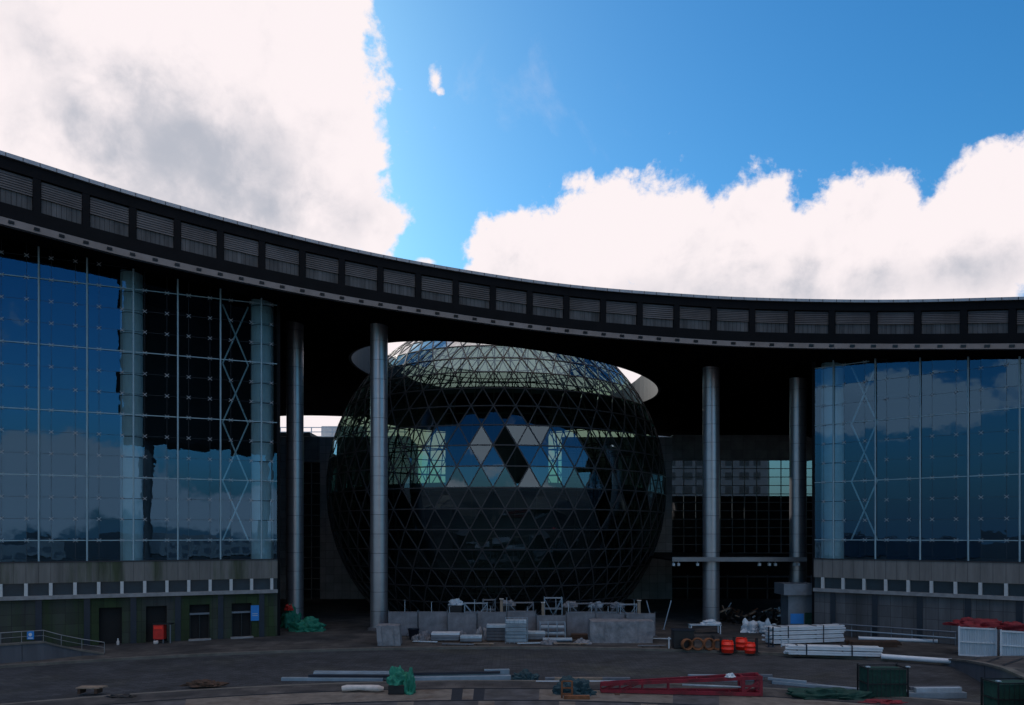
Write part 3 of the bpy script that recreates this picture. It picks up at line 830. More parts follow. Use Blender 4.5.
for z in (.55,1.1): MB().box(-1.05,1.05,-.42,.42,z,z+.1).build('board',M_['corr'],o)
o=thing('pipe_rolls','pair of blue grey rolls lying on the terrace below the open rack','rolls',put(557.5,641.8)+Vector((0,.2,0)))
for y in (-.15,.2): MB().tube([(-1.3,y,.17),(1.3,y,.17)],.165,12).build('roll',M_['bluepipe'],o)
# black bin pair beside the crate
o=thing('plastic_tub','dark blue plastic tub beside the covered crate','tub',put(413,640)+Vector((0,.4,0)))
MB().lathe([(.38,0),(.5,.9),(.55,.92),(.55,1.0),(.46,1.0),(.36,.1)],n=20).build('tub_body',M_['pilaster'],o)
MB().tube([(-.5,-.3,.6),(-.62,-.42,.4),(-.5,-.45,.25)],.025,6).build('handle',M_['blackp'],o)
# frames and clutter in the pit behind the barrier
rnd=random.Random(11)
def scaffold(label,loc,w,h,d,m,rz):
    o=thing('scaffold_frame',label,'scaffold',loc,rz,'steel frames behind the sheeting barrier')
    for x in (-w/2,w/2):
        f=MB()
        for y in (-d/2,d/2): f.tube([(x,y,0),(x,y,h)],.04,6)
        for z in (h*.35,h*.68,h*.97): f.tube([(x,-d/2,z),(x,d/2,z)],.03,6)
        f.build('end_frame',m,o)
    f=MB(); 
    for y in (-d/2,d/2): f.tube([(-w/2,y,.1),(w/2,y,h*.95)],.03,6); f.tube([(w/2,y,.1),(-w/2,y,h*.95)],.03,6); f.tube([(-w/2,y,h*.97),(w/2,y,h*.97)],.035,6)
    f.build('cross_braces',m,o)
    MB().box(-w/2,w/2,-d/2,d/2,h*.66,h*.70).build('deck_board',M_['greysteel'],o)
    return o
for i,(px,w,h) in enumerate(((476,2.2,2.95),(489,1.2,3.25),(521,2.4,3.0),(553,1.7,3.5),(583,2.6,2.9),(606,2.0,2.95),(628,1.8,2.85))):
    lb=['low pale frame left of the tall post, above the barrier','narrow pale frame joined to the tall cream post','wide frame above the caged bundle, behind the barrier','tallest steel frame sticking up above the barrier middle','wide low frame above the brown timber stack','frame above the left end of the tarpaulin block','last frame of the row above the tarpaulin block'][i]
    scaffold(lb,Vector(((px-XC)/F*77.6,77.6+rnd.uniform(-.5,.4),0)),w,h,.9,[M_['bluepipe'],M_['greysteel'],M_['greysteel']][i%3],rnd.uniform(-.15,.15))
for px,hh_,lb in ((501.5,3.35,'square cream post standing above the caged bundle'),(639,3.2,'square cream post standing above the right of the tarpaulin block'),(543,3.0,'short cream post left of the tallest steel frame')):
    o=thing('timber_post',lb,'post',Vector(((px-XC)/F*76.2,76.2,0)))
    MB().box(-.14,.14,-.14,.14,0,hh_).build('shaft',M_['timber'],o,bevel=.02); MB().box(-.2,.2,-.2,.2,hh_+.002,hh_+.07).build('cap',M_['cream'],o)
for i,(px,pz,c,lb) in enumerate(((455,2.55,'corr','small pale bundle lying above the barrier, left of the low pale frame'),(508,2.5,'tarpgrey','grey white bundle behind the tall cream post'),(570,2.35,'tarpgrey','flat pale bundle right of the tallest frame'),(596,2.3,'bluepipe','blue grey bundle between the frames above the timber'),(617,2.3,'greysteel','pale bundle just left of the right cream post'))):
    o=thing('material_bundle',lb,'bundle',Vector(((px-XC)/F*79,79,0)))
    MB().box(-.7,.7,-.5,.5,0,pz).build('crate',M_['blackp'],o)
    MB().heap((0,0,pz+.002),.68,.5,.5,i+3,amp=.3).build('wrapping',M_[c],o)
for i,(px,tilt,lb) in enumerate(((654,.5,'left of two leaning pale poles crossing beside the globe'),(661,-.55,'right of two leaning pale poles crossing beside the globe'))):
    o=thing('leaning_pole',lb,'pole',Vector(((px-XC)/F*80+(.25 if tilt<0 else 0),80,0)))
    MB().tube([(0,0,0),(-tilt*1.5,.25*i,2.9)],.06,8).build('pole',M_['bluepipe'],o); MB().box(-.15,.15,-.15,.15,0,.06).build('foot',M_['greysteel'],o)

cl=random.Random(21)
spots=['left of the plastic tub','above the left flat stack','above the second low stack','left of the slab stack','over the caged bundle','right of the caged bundle','over the open rack','right of the open rack','over the brown timber','over the tarpaulin left half','over the tarpaulin middle','over the tarpaulin right half']
for i in range(12):
    px=408+i*20.5+cl.uniform(-5,5); h_=cl.uniform(2.5,3.5)
    o=thing('steel_prop','slim steel prop rising behind the barrier '+spots[i],'prop',Vector(((px-XC)/F*76.9,76.9+cl.uniform(-.3,.3),0)),cl.uniform(0,3),'steel props behind the barrier')
    MB().tube([(0,0,0),(cl.uniform(-.12,.12),0,h_*.6)],.05,6).build('outer_tube',M_['greysteel'],o); MB().tube([(0,0,h_*.6),(cl.uniform(-.1,.1),0,h_)],.03,6).build('inner_tube',M_['corr'],o)
    MB().box(-.1,.1,-.1,.1,h_+.002,h_+.03).build('head_plate',M_['greysteel'],o)
for i,(px,py,w,m,lb) in enumerate(((425,643,1.1,'corr','loose pale board lying left of the wide flat stack'),(458,645.5,1.4,'greysteel','loose grey board lying in front of the two flat stacks'),(484,645,.9,'timber','short timber lying left of the slab stack'),(531,644.5,1.2,'corr','loose pale board lying right of the caged bundle'),(571,645,1.5,'timber','timber batten lying in front of the blue pipe rolls'),(652,647,1.2,'greysteel','grey board lying off the right end of the tarpaulin block'),(663,640,1.6,'corr','pale board lying between the tarpaulin block and marker post'))):
    o=thing('loose_board',lb,'board',put(px,py),cl.uniform(-.25,.25),'loose boards along the barrier')
    MB().box(-w,w,-.14,.14,.09,.17).build('board',M_[m],o,bevel=.008)
    for x in (-w*.7,w*.6): MB().box(x-.06,x+.06,-.2,.2,0,.088).build('bearer',M_['brown'],o)
for i,(px,py,h_,m,lb) in enumerate(((420,641,.75,'sheet','grey sack pile right of the plastic tub'),(457,640,.7,'sheet','grey sack pile between the two flat stacks'),(484,640,.9,'tarpgrey','pale sack pile left of the slab stack'),(549,645,.4,'sheet','low grey sack pile in front of the rack'),(583,645,.5,'tarpgrey','low pale sack pile beside the tarpaulin block'))):
    o=thing('sack_pile',lb,'sacks',put(px,py)+Vector((0,.5,0)),0,'sack piles along the barrier')
    for k in range(4): MB().heap(((k-1.5)*.28,(k%2)*.22-.1,0),.36,.3,h_*(.6+.4*cl.random()),i*7+k,n=16,m=6,amp=.3).build('sack',M_[m],o)
# right of the globe: bench, bags, reels, barrels
o=thing('marker_post','thin white marker post on the terrace edge left of the dark box','post',put(669,649))
MB().tube([(0,0,0),(0,0,1.0)],.06,8).build('shaft',M_['pvc'],o); MB().box(-.14,.14,-.14,.14,0,.05).build('foot',M_['blackp'],o)
o=thing('site_box','dark steel site box standing behind the rusty coils','box',put(685,650)+Vector((0,.9,0)))
MB().box(-.85,.85,-.6,.6,.08,1.55).build('box_body',M_['blackp'],o,bevel=.03); MB().box(-.9,.9,-.65,.65,1.553,1.62).build('lid',M_['pilaster'],o); 
for x in (-.7,.7): MB().box(x-.1,x+.1,-.5,.5,0,.078).build('skid',M_['brown'],o)
for i,(px,r,lb) in enumerate(((687,.42,'leftmost rusty cable coil in front of the dark box'),(698,.46,'second rusty cable coil from the dark box'),(709,.45,'third rusty cable coil, left of the black posts'),(718,.40,'rusty cable coil nearest the black posts'))):
    o=thing('cable_coil',lb,'coil',put(px,650.5)+Vector((0,.1,0)),.25*(-1)**i,'rusty cable coils')
    b=MB()
    for k in range(4): b.torus((0,.10*k-.15,r+.06),r-.02*(k%2),.075,'y',22,6)
    b.build('coil_turns',M_['rust'],o); c=MB(); c.torus((0,0,r+.06),r,.095,'y',22,6); 
    MB().bar((-.05,-.28,.02),(.05,.28,.02),.1,.05).build('chock',M_['brown'],o)
def barrel(label,loc,s):
    o=thing('plastic_barrel',label,'barrel',loc,0,'orange red barrels')
    MB().lathe([(.36,0),(.40,.03),(.41,.3),(.43,.32),(.43,.36),(.41,.38),(.41,.7),(.43,.72),(.43,.76),(.40,.78),(.39,1.0),(.34,1.04)],n=24).build('barrel_body',M_['orange'],o)
    MB().lathe([(.35,1.042),(.37,1.05),(.37,1.09),(.3,1.1)],n=24).build('lid',M_['orange'],o)
    MB().lathe([(.06,1.102),(.06,1.15)],n=10,c=(.18,0,0)).build('bung',M_['blackp'],o)
    for ch in o.children: ch.scale=(s*1.12,s*1.12,s*.86)
barrel('left orange red barrel between two black posts',put(727.5,652.6),1.05)
barrel('middle orange red barrel, set behind the other two',put(741.5,649.8),1.05)
barrel('right orange red barrel, lowest and nearest the edge',put(750,653.2),.92)
for px,py,lb in ((721,652,'black post between the rusty coils and the left barrel'),(734,651.5,'black post between the left and middle barrels'),(756.5,653,'black post right of the right barrel'),(713,650,'black post behind the third rusty coil')):
    o=thing('black_post',lb,'post',put(px,py),0,'black posts among the barrels')
    MB().box(-.1,.1,-.1,.1,.06,1.2).build('shaft',M_['blackp'],o); MB().box(-.24,.24,-.24,.24,0,.06).build('base',M_['blackp'],o)
o=thing('work_bench','pale work bench with white clutter in front of the third column','bench',put(706,634)+Vector((0,.5,0)))
MB().box(-1.5,1.5,-.5,.5,.80,.88).build('bench_top',M_['corr'],o)
for x in (-1.4,1.4):
    for y in (-.42,.42): MB().box(x-.05,x+.05,y-.05,y+.05,0,.797).build('leg',M_['white'],o)
o=thing('cloth_pile','crumpled white cloth on the pale work bench','cloth',put(706,634)+Vector((.5,.5,.885)))
MB().heap((0,0,0),.85,.4,.38,31,amp=.4).build('folds',M_['white'],o)
for px,py,rx_,h_,c,lb in ((752,633,.9,1.0,'white','white bag heap between the bench and the white pipe stack'),(770,634,.7,1.15,'corr','grey white bag heap at the left end of the white pipe stack')):
    o=thing('bag_heap',lb,'bags',put(px,py)+Vector((0,.6,0)))
    MB().heap((0,0,0),rx_,.6,h_,px,amp=.45).build('sack',M_[c],o); MB().heap((rx_*.75,-.35,0),.4,.35,.5,px+1,amp=.4).build('sack',M_['greysteel'],o)
hb=random.Random(3)
for i,(px,py,w,h,c) in enumerate(((728,622,1.7,2.0,'rust'),(745,624,1.3,1.5,'brown'),(762,623,1.6,1.7,'rust'),(778,624,1.2,1.9,'brown'))):
    lb=['rust brown heap of scrap right of the third column under the canopy','low dark brown scrap heap behind the white bag heap','rust brown scrap heap under the canopy middle','dark brown scrap heap nearest the kiosk'][i]
    o=thing('scrap_heap',lb,'scrap heap',put(px,py)+Vector((0,.8,0)),0,'scrap heaps under the canopy')
    MB().heap((0,0,0),w*.75,.9,h*.6,i+40,amp=.5,freq=2.2,smooth=False).build('pile',M_['blackp'],o)
    for k in range(9):
        a=hb.uniform(0,6.28); q=MB(); z=h*hb.uniform(.3,.9)
        p=Vector((hb.uniform(-w*.6,w*.6),hb.uniform(-.9,-.1),z)); d=Vector((hb.uniform(-1,1),hb.uniform(-.3,.3),hb.uniform(-.7,.7))).normalized()*hb.uniform(.3,.7)
        q.bar(p-d,p+d,hb.uniform(.08,.3),hb.uniform(.04,.2)); q.build('scrap_piece',M_[hb.choice([c,c,'brown','timber','corr'])],o)
# kiosk
kp=Vector(((800-XC)/F*78.5,78.5,0))
o=thing('kiosk','small grey kiosk with an overhanging flat roof against the right wing','kiosk',kp)
MB().box(-1.15,1.35,0,2.2,0,3.6).build('kiosk_wall',M_['greysteel'],o); MB().box(-1.75,1.40,-.5,2.4,3.603,4.72).build('roof',M_['greysteel'],o)
MB().box(-.95,.35,-.04,-.003,.75,1.75).build('blue_poster',M_['bluesign'],o); MB().box(.45,1.2,-.04,-.003,.7,1.85).build('green_poster',M_['darkgreen'],o)
for i in range(6):
    px=796+i*3.6
    o=thing('white_stake',['first','second','third','fourth','fifth','sixth'][i]+' white stake from the left in the row in front of the kiosk','stake',put(px,631),0,'white stakes in front of the kiosk')
    MB().box(-.06,.06,-.04,.04,.04,1.0+.25*hb.random()).build('stake',M_['white'],o); MB().box(-.1,.1,-.1,.1,0,.04).build('foot',M_['greysteel'],o)
# white pipe stacks
def beam_stack(label,pa,pb,rows_,cols_,w,h,m,ends=True,jit=.35,part='beam',cat='pipes'):
    """long white sections piled lengthwise from pa to pb"""
    d=(pb-pa); L=d.length; ang=atan2(d.y,d.x)
    o=thing('pipe_stack',label,cat,pa,ang)
    z=.12
    for k in (.15,.5,.85): MB().box(L*k-.06,L*k+.06,-.05,cols_*w+.05,0,.118).build('bearer',M_['brown'],o)
    for r in range(rows_):
        for c in range(cols_):
            a=random.uniform(-jit,jit); b=random.uniform(-jit,jit)
            MB().box(a,L+b,c*w+.01,(c+1)*w-.015,z,z+h).build(part,m,o,bevel=.02)
        z+=h+.012
        if r%2==1:
            for k in (.12,.6): MB().box(L*k-.04,L*k+.04,-.02,cols_*w,z,z+.05).build('spacer',M_['pilaster'],o)
            z+=.06
    for k in (.22,.7):
        st=MB(); zt=z+.004; w_=cols_*w
        st.box(L*k-.05,L*k+.05,-.012,w_+.012,zt,zt+.012); st.box(L*k-.05,L*k+.05,-.024,-.012,.12,zt); st.box(L*k-.05,L*k+.05,w_+.012,w_+.024,.12,zt)
        st.build('strap',M_['pilaster'],o)
    return o
a=put(773,646); b_=put(848,644)
beam_stack('big stack of long white sections in front of the right wing',a+Vector((0,.3,0)),b_+Vector((0,.6,0)),8,4,.34,.145,M_['pvc'],jit=.22)
o=thing('stack_stand','dark steel stand holding the left end of the big white stack','stand',put(770,647))
for x in (-.12,.25): MB().box(x-.05,x+.05,-.05,.05,0,1.7).build('upright',M_['pilaster'],o)
MB().box(-.3,.4,-.2,.2,0,.05).build('base',M_['pilaster'],o)
for x in (1.0,1.6): MB().tube([(x,.1,0),(x,.1,.75)],.05,6).build('prop',M_['corr'],o)
beam_stack('lower stack of white sections nearest the kerb, below the big white stack',put(786,656),put(881,658.5),4,3,.33,.155,M_['pvc'],jit=.2)
def pole(name,label,cat,pa,pb,r,m,extra=None,n=10,w=None):
    d=pb-pa; L=d.length; o=thing(name,label,cat,pa,0); 
    if w: MB().bar((0,0,r),tuple(Vector(d)+Vector((0,0,r))),w,2*r).build('bar',m,o,bevel=.01)
    else: MB().tube([(0,0,r),tuple(d+Vector((0,0,r)))],r,n).build('pipe',m,o)
    u=d.normalized()
    for t in (0,1):
        p=Vector((0,0,r))+d*t; MB().tube([p-u*.04,p+u*.04],r*1.12 if not w else r*.9,n).build('end_collar',m if extra is None else extra,o)
    return o
pole('long_pipe','single long white pipe along the kerb right of the lower white stack','pipe',put(882,659),put(951,664),.20,M_['pvc'])
pole('long_pipe','single white pipe lying in front of the grey wing wall, behind the brown planks','pipe',put(859,640),put(937,643.2),.17,M_['pvc'])
uy2=Vector((-ux2.y,ux2.x,0)); pa=A2+ux2*2.0-uy2*.9; pb=A2+ux2*12.3-uy2*.9; d=pb-pa
o=thing('pipe_trestle','long low trestle rail of two grey pipes along the right wing wall','trestle',pa)
for z in (.62,1.15): MB().tube([(0,0,z),tuple(d+Vector((0,0,z)))],.07,8).build('rail',M_['greysteel'] if z>.8 else M_['bluepipe'],o)
for k in range(7): 
    p=d*(k/6); MB().tube([(p.x,p.y+.1,0),(p.x,p.y+.1,1.2)],.05,6).build('post',M_['greysteel'],o)
o=thing('plank_stack','low stack of dark brown planks right of the big white stack','stack',put(853,648)+Vector((0,.4,0)))
for k in range(3):
    for c in range(4): MB().box(random.uniform(-.2,.3),4.2+random.uniform(-.3,.3),c*.32,c*.32+.28,k*.16,k*.16+.145).build('plank',M_['brown'],o)
# two corrugated sheds with red sheeting
def shed(label,loc,w,h,d,rz):
    o=thing('storage_shed',label,'shed',loc,rz,'white corrugated sheds')
    b=MB(); n=int(w/.16)*2; vs=[]; fs=[]
    for side_,(yy,sg) in enumerate(((0,-1),(d,1))):
        base=len(vs)
        for i in range(n+1):
            x=-w/2+w*i/n; y=yy+sg*(.03 if (i//1)%2 else 0)
            vs+= [(x,y,.1),(x,y,h)]
        for i in range(n): q=base+2*i; fs.append((q,q+2,q+3,q+1) if sg<0 else (q,q+1,q+3,q+2))
    for xx in (-w/2,w/2):
        q=len(vs); vs+=[(xx,0,.1),(xx,d,.1),(xx,d,h),(xx,0,h)]; fs.append((q,q+1,q+2,q+3))
    b.add(vs,fs); b.build('corrugated_wall',M_['corr'],o)
    f=MB()
    for xx in (-w/2,w/2):
        for yy in (-.06,d+.06): f.box(xx-.06,xx+.06,yy-.05,yy+.05,0,h+.12)
    f.box(-w/2+.05,w/2-.05,-.10,-.04,h*.48,h*.52); f.box(-w/2+.05,w/2-.05,-.105,-.045,h-.06,h+.06); f.box(-w/2+.05,w/2-.05,-.105,-.045,0,.12)
    for xx in (-w/2,w/2): f.box(xx-.05,xx+.05,-.05,d+.05,h-.14,h-.03)
    f.build('frame',M_['white'],o)
    MB().box(-w/2-.02,w/2+.02,0,d,h+.003,h+.06).build('roof_panel',M_['greysteel'],o)
    return o
def redtop(label,loc,w,d,rz,seed):
    o=thing('red_sheeting',label,'sheeting',loc,rz)
    MB().heap((0,0,0),w/2,d/2,.55,seed,n=30,m=6,amp=.4).build('folds',M_['redsheet'],o)
    b=MB(); rr=random.Random(seed)
    for k in range(6): x=rr.uniform(-w/2,w/2*.6); b.bar((x,rr.uniform(-d/3,d/3),.2),(x+rr.uniform(.6,1.4),rr.uniform(-d/3,d/3),.25+.3*rr.random()),.12,.08)
    b.build('red_bars',M_['redsheet'],o)
p=put(977.5,656.5); shed('white corrugated shed left of the other, whole in view',p,2.5,2.2,1.8,-.50)
redtop('dark red sheeting heaped on the roof of the left white shed',p+Vector((.35,.8,2.265)),3.3,1.6,-.5,5)
p=put(1021,660.5); shed('white corrugated shed cut off at the right border of the view',p,2.6,2.15,1.8,-.52)
redtop('dark red sheeting heaped on the roof of the right white shed',p+Vector((.35,.8,2.215)),3.2,1.6,-.52,9)
# green mesh cages
def cage(label,loc,w,h,d,rz):
    o=thing('mesh_cage',label,'cage',loc,rz,'green netted cages')
    f=MB()
    for x in (-w/2,w/2):
        for y in (0,d): f.box(x-.04,x+.04,y-.04,y+.04,0,h+.1)
    for z in (.1,h*.5,h):
        for y in (0,d): f.box(-w/2+.04,w/2-.04,y-.03,y+.03,z-.03,z+.03)
        for x in (-w/2,w/2): f.box(x-.03,x+.03,.04,d-.04,z-.03,z+.03)
    n=9
    for i in range(1,n): x=-w/2+w*i/n; f.box(x-.012,x+.012,-.045,-.032,.1,h)
    f.build('cage_frame',M_['blackp'],o)
    nt=MB(); nt.box(-w/2+.06,w/2-.06,.06,d-.06,.12,h*.96); nt.build('green_net',M_['darkgreen'],o)
    for x in (-w/2,w/2): MB().box(x-.1,x+.1,-.1,.1,h+.103,h+.16).build('corner_cap',M_['corr'],o)
    return o
cage('dark green netted cage standing on the cobbled road, whole in view',put(888,699.5,-.17),2.35,1.8,1.4,.0)
cage('dark green netted cage cut off at the lower right corner of the view',put(1022,716,-.17),2.6,1.75,1.4,.05)
# beams on the road
def beams(label,loc_a,loc_b,specs,rz=None):
    d=loc_b-loc_a; L=d.length; ang=atan2(d.y,d.x); o=thing('steel_beams',label,'beams',loc_a,ang)
    for (t0,t1,y,z,w,h,m) in specs: MB().box(L*t0,L*t1,y,y+w,z,z+h).build('beam',M_[m],o,bevel=.01)
    return o
z_=-.17
beams('bundle of pale blue grey beams on the road right of the green cage',put(909,699,z_),put(967,698.5,z_),[(0,1,0,.0,.4,.35,'bluepipe'),(.13,.92,.02,.355,.3,.28,'corr'),(0,.95,.45,.0,.4,.4,'bluepipe'),(0.1,1,.5,.41,.3,.2,'greysteel')])
beams('long slanting grey pipes on the road between the red boom and the green cage',put(772,684,z_),put(873,693.5,z_),[(0,.98,0,0,.22,.2,'bluepipe'),(-.02,.45,.3,0,.25,.22,'greysteel'),(.3,1.1,.35,.0,.2,.18,'bluepipe'),(-.05,.35,.1,.21,.2,.16,'bluepipe')])
beams('long pale steel beams on the road left of the green sack',put(281,681,z_),put(388,681.5,z_),[(0,.95,0,0,.3,.22,'bluepipe'),(.28,1.0,.5,0,.35,.45,'bluepipe'),(.25,1.05,.1,.225,.25,.18,'pilaster'),(.27,1.0,.9,0,.3,.5,'bluepipe')])
beams('long pale steel beams on the road right of the green sack',put(408,683,z_),put(511,681,z_),[(0,1.0,0,0,.35,.36,'bluepipe'),(.02,.86,.6,0,.35,.5,'bluepipe'),(-.02,.9,.4,.43,.2,.16,'pilaster'),(.75,1.0,.95,0,.3,.62,'bluepipe')])
beams('grey beams lying on the road behind the red boom',put(681,681,z_),put(765,682,z_),[(0,.75,0,0,.3,.25,'bluepipe'),(.1,1.0,.4,0,.3,.35,'bluepipe'),(.55,1.1,.2,.26,.2,.2,'greysteel')])
beams('thin pale battens on the road left of the red boom',put(536,684,z_),put(632,684,z_),[(0,.45,.1,0,.25,.16,'corr'),(.1,1.0,.7,0,.2,.3,'greysteel'),(.55,1.0,0,0,.3,.18,'corr'),(.2,.7,.4,.0,.2,.35,'timber')])
# green sack
p=put(400,694.5,-.04)
o=thing('green_sack','bright green tarpaulin sack slumped over a dark crate on the paving','sack',p+Vector((0,.5,0)))
MB().box(-.72,.25,-.48,.5,0,.55).build('crate',M_['blackp'],o,bevel=.03)
MB().heap((-.22,0,.553),.58,.5,.85,12,amp=.35,n=30,m=12).build('cover',M_['green'],o)
MB().heap((.52,-.05,0),.36,.5,1.05,14,amp=.4,n=26,m=10).build('hanging_fold',M_['green'],o)
o=thing('wrapped_roll','long cream wrapped roll on the paving left of the green sack','roll',put(342,692,-.04))
MB().tube([(0,0,.2),(.3,.03,.24),(1.0,.1,.25),(1.7,.12,.22),(2.2,.1,.2),(2.5,.16,.16)],.2,12,radii=[.16,.2,.17,.2,.21,.12]).build('wrap',M_['cream'],o)
MB().tube([(.5,.36,.12),(1.4,.5,.14)],.11,8).build('tie_end',M_['cream'],o)
# red boom (lattice section)
pa=put(601,694,-.04); pb=put(765,696.5,-.04)
d=pb-pa; L=d.length
o=thing('red_boom','tapering red steel lattice boom lying along the edge of the road','boom',pa,atan2(d.y,d.x))
b0,b1,w0,w1=.38,1.0,.35,1.2
def ch(t,up,y): return Vector((L*t, (y-.5)*(w0+(w1-w0)*t)+.6, .12+(up*(b0+(b1-b0)*t) if up else 0)))
for up in (0,1):
    for y in (0,1): MB().bar(ch(0,up,y),ch(.985,up,y),.17,.2).build('chord',M_['red'],o)
for t in (.87,.975):
    f=MB()
    for y in (0,1): f.bar(ch(t,0,y),ch(t,1,y)+Vector((0,0,.1)),.2,.16,up=Vector((0,1,0)))
    for up in (0,1): f.bar(ch(t,up,0),ch(t,up,1),.16,.16)
    f.bar(ch(t,0,0),ch(t,1,1),.1,.1); f.build('end_frame',M_['red'],o)
ts=[.0,.12,.26,.42,.6,.8]
def lace(a,b,w,**k): MB().bar(a,b,w,**k).build('lacing_bar',M_['red'],o)
for i,t in enumerate(ts):
    for up in (0,1): lace(ch(t,up,0),ch(t,up,1),.08)
    if i<4:
        for y in (0,1): lace(ch(t,0,y),ch(t,1,y),.08,up=Vector((0,1,0)))
    if 0<i<3:
        for y in (0,1): lace(ch(ts[i-1],0,y),ch(t,1,y),.07,up=Vector((0,1,0)))
f=MB(); f.bar(ch(.87,.5,0),ch(.975,.5,0),.12); f.bar(ch(.87,.06,0),ch(.975,.94,0),.1); f.build('diagonal_brace',M_['red'],o)
for t in (.1,.9): MB().box(L*t-.15,L*t+.15,-.2,1.4,-.05,.02).build('bearer',M_['brown'],o)
pole('pale_rod','pale rod lying through the open end of the red boom','rod',put(683,691.5,-.04)+Vector((0,0,.35)),put(742,694,-.04)+Vector((0,0,.35)),.06,M_['corr'])
o=thing('cloth_scrap','white rag lying on top of the red boom','rag',pa+Matrix.Rotation(atan2(d.y,d.x),3,'Z')@(ch(.79,1,0))+Vector((0,0,.1)))
MB().heap((0,0,0),.25,.16,.18,3,amp=.5,n=14,m=5).build('folds',M_['white'],o)
# tarps on the road
def tarp(label,px,py,w,d_,h,m,z=z_,seed=1,bits=None,cat='tarpaulin'):
    o=thing('tarpaulin_heap',label,cat,put(px,py,z)+Vector((0,d_/2,0)))
    MB().heap((0,0,0),w/2,d_/2,h,seed,n=34,m=10,amp=.45,freq=1.9).build('folds',M_[m],o)
    MB().heap((w*.24,-d_*.2,0),w/3.2,d_/3,h*.7,seed+9,n=24,m=8,amp=.5,freq=2.2).build('folds',M_[m],o)
    return o
tarp('dark teal tarpaulin heap on the road right of the pale beams',524,682,1.6,1.0,.55,'teal',seed=21)
tarp('dark teal tarpaulin heap with rusty frames on the paving left of the red boom',573,696,2.2,1.3,.75,'teal',-.06,seed=23)
o=thing('rusty_frame','rusty steel frame standing in the teal tarpaulin left of the red boom','frame',put(567,698,-.06))
f=MB()
for x in (-.3,.3): f.box(x-.05,x+.05,-.05,.05,0,1.0)
for z in (.2,.55,.95): f.box(-.25,.25,-.04,.04,z,z+.08)
f.build('ladder_frame',M_['rust'],o); MB().box(-.2,1.3,-.4,-.1,0,.2).build('base_plate',M_['rust'],o)
tarp('low dark green net heap on the road right of the red boom',832,702,4.6,1.6,.5,'darkgreen',-.17,seed=29,cat='net')
tarp('dark red sheeting on the ground below the green cage',886,706,2.6,.9,.25,'redsheet',-.17,seed=33,cat='sheeting')
tarp('green tarpaulin heap at the foot of the first column',303,632,3.3,2.0,1.0,'green',0,seed=37)
o=thing('green_mound','taller green covered mound between the left wing corner and first column','mound',put(288,628)+Vector((0,.9,0)))
MB().heap((0,0,0),1.0,.8,1.9,41,amp=.35,n=30,m=12).build('cover',M_['green'],o)
o=thing('red_bag','dull red bag lying on top of the green mound','bag',put(288,628)+Vector((-.1,.7,1.75)))
MB().heap((0,0,0),.45,.4,.6,43,amp=.35).build('sack',M_['redbin'],o)
# left foreground bits
o=thing('plank_bench','low stack of pale planks on the kerb at lower left','planks',put(87,694,-.04))
for k in range(3): MB().box(-.7,.7+.1*k,.02+k*.25,.24+k*.25,.3,.37).build('plank',M_['timber'],o)
for x in (-.5,.5): MB().box(x-.08,x+.08,0,.7,0,.298).build('bearer',M_['brown'],o)
tarp('low dark rubble and net heap on the kerb at lower left',200,687,2.2,.9,.32,'brown',-.04,seed=47,cat='heap')
tarp('flat dark cloth lying on the paving near the lower left corner',119,698,1.5,.6,.12,'blackp',-.04,seed=49,cat='cloth')
# red bin by the door
p=put(160,643.5)
o=thing('red_cabinet','bright red cabinet on a stand in front of the second doorway','cabinet',p)
MB().box(-.62,.30,0,.6,.35,1.62).build('cabinet_body',M_['redbin'],o,bevel=.03)
MB().box(-.66,.95,-.03,.7,1.66,1.74).build('roof',M_['blackp'],o)
for x in (-.55,.22,.85): MB().box(x-.04,x+.04,.1,.2,0,1.655 if x>.5 else .347).build('leg',M_['greysteel'],o)
MB().lathe([(.17,0),(.2,.02),(.2,.26),(.17,.28)],n=14,c=(-.25,-.25,0)).build('white_pot',M_['cream'],o)
f=MB().box(-.52,.2,-.012,-.003,1.25,1.5).build('door_panel',M_['orange'],o)
o=thing('white_bottle','small white bottle standing at the sill of the first doorway','bottle',put(118,645))
MB().lathe([(.10,0),(.12,.03),(.12,.3),(.05,.42),(.05,.5)],n=14).build('bottle_body',M_['cream'],o); MB().lathe([(.06,.502),(.06,.56)],n=10).build('cap',M_['white'],o)
# blue banner sign
q=LM@Vector((ray_u(254.5,P0,ux),-.34,1.55)); a_=atan2(ux.y,ux.x)
o=thing('blue_notice_board','blue notice board on the left wing wall beside the fourth doorway','sign',q,a_)
MB().box(-.36,.36,-.03,.03,0,1.42).build('board',M_['bluesign'],o); MB().box(-.40,.40,.035,.07,-.04,1.46).build('backing',M_['pilaster'],o)
MB().lathe([(.15,-.034),(.15,-.03)],n=18).build('pale_mark',M_['corr'],o).matrix_local=Matrix.Translation((0,0,1.0))@Matrix.Rotation(pi/2,4,'X')
for z in (.45,.62): MB().box(-.24,.24,-.036,-.032,z,z+.06).build('pale_line',M_['corr'],o)
# flowering plant
o=thing('flowering_shrub','small shrub with white flowers at the left wing corner','shrub',put(274.5,634))
b=MB(); rr=random.Random(5); fl=MB()
for k in range(420):
    v=Vector((rr.gauss(0,1),rr.gauss(0,1),rr.gauss(0,1))).normalized()*rr.uniform(.4,1); c=Vector((v.x*.45,v.y*.35,.55+v.z*.5)); 
    n1=Vector((rr.gauss(0,1),rr.gauss(0,1),rr.gauss(0,1))).normalized()*.08; n2=n1.orthogonal().normalized()*.05
    (fl if k%14==0 and v.y<.2 else b).add([c-n1,c+n2,c+n1,c-n2],[(0,1,2,3)])
b.build('leaves',M_['leaf'],o); fl.build('flowers',M_['petal'],o)
st=MB(); [st.tube([(0,0,0),(x,y,.6)],.02,5) for x,y in ((.1,0),(-.1,.05),(0,-.1))]; st.build('stems',M_['brown'],o)

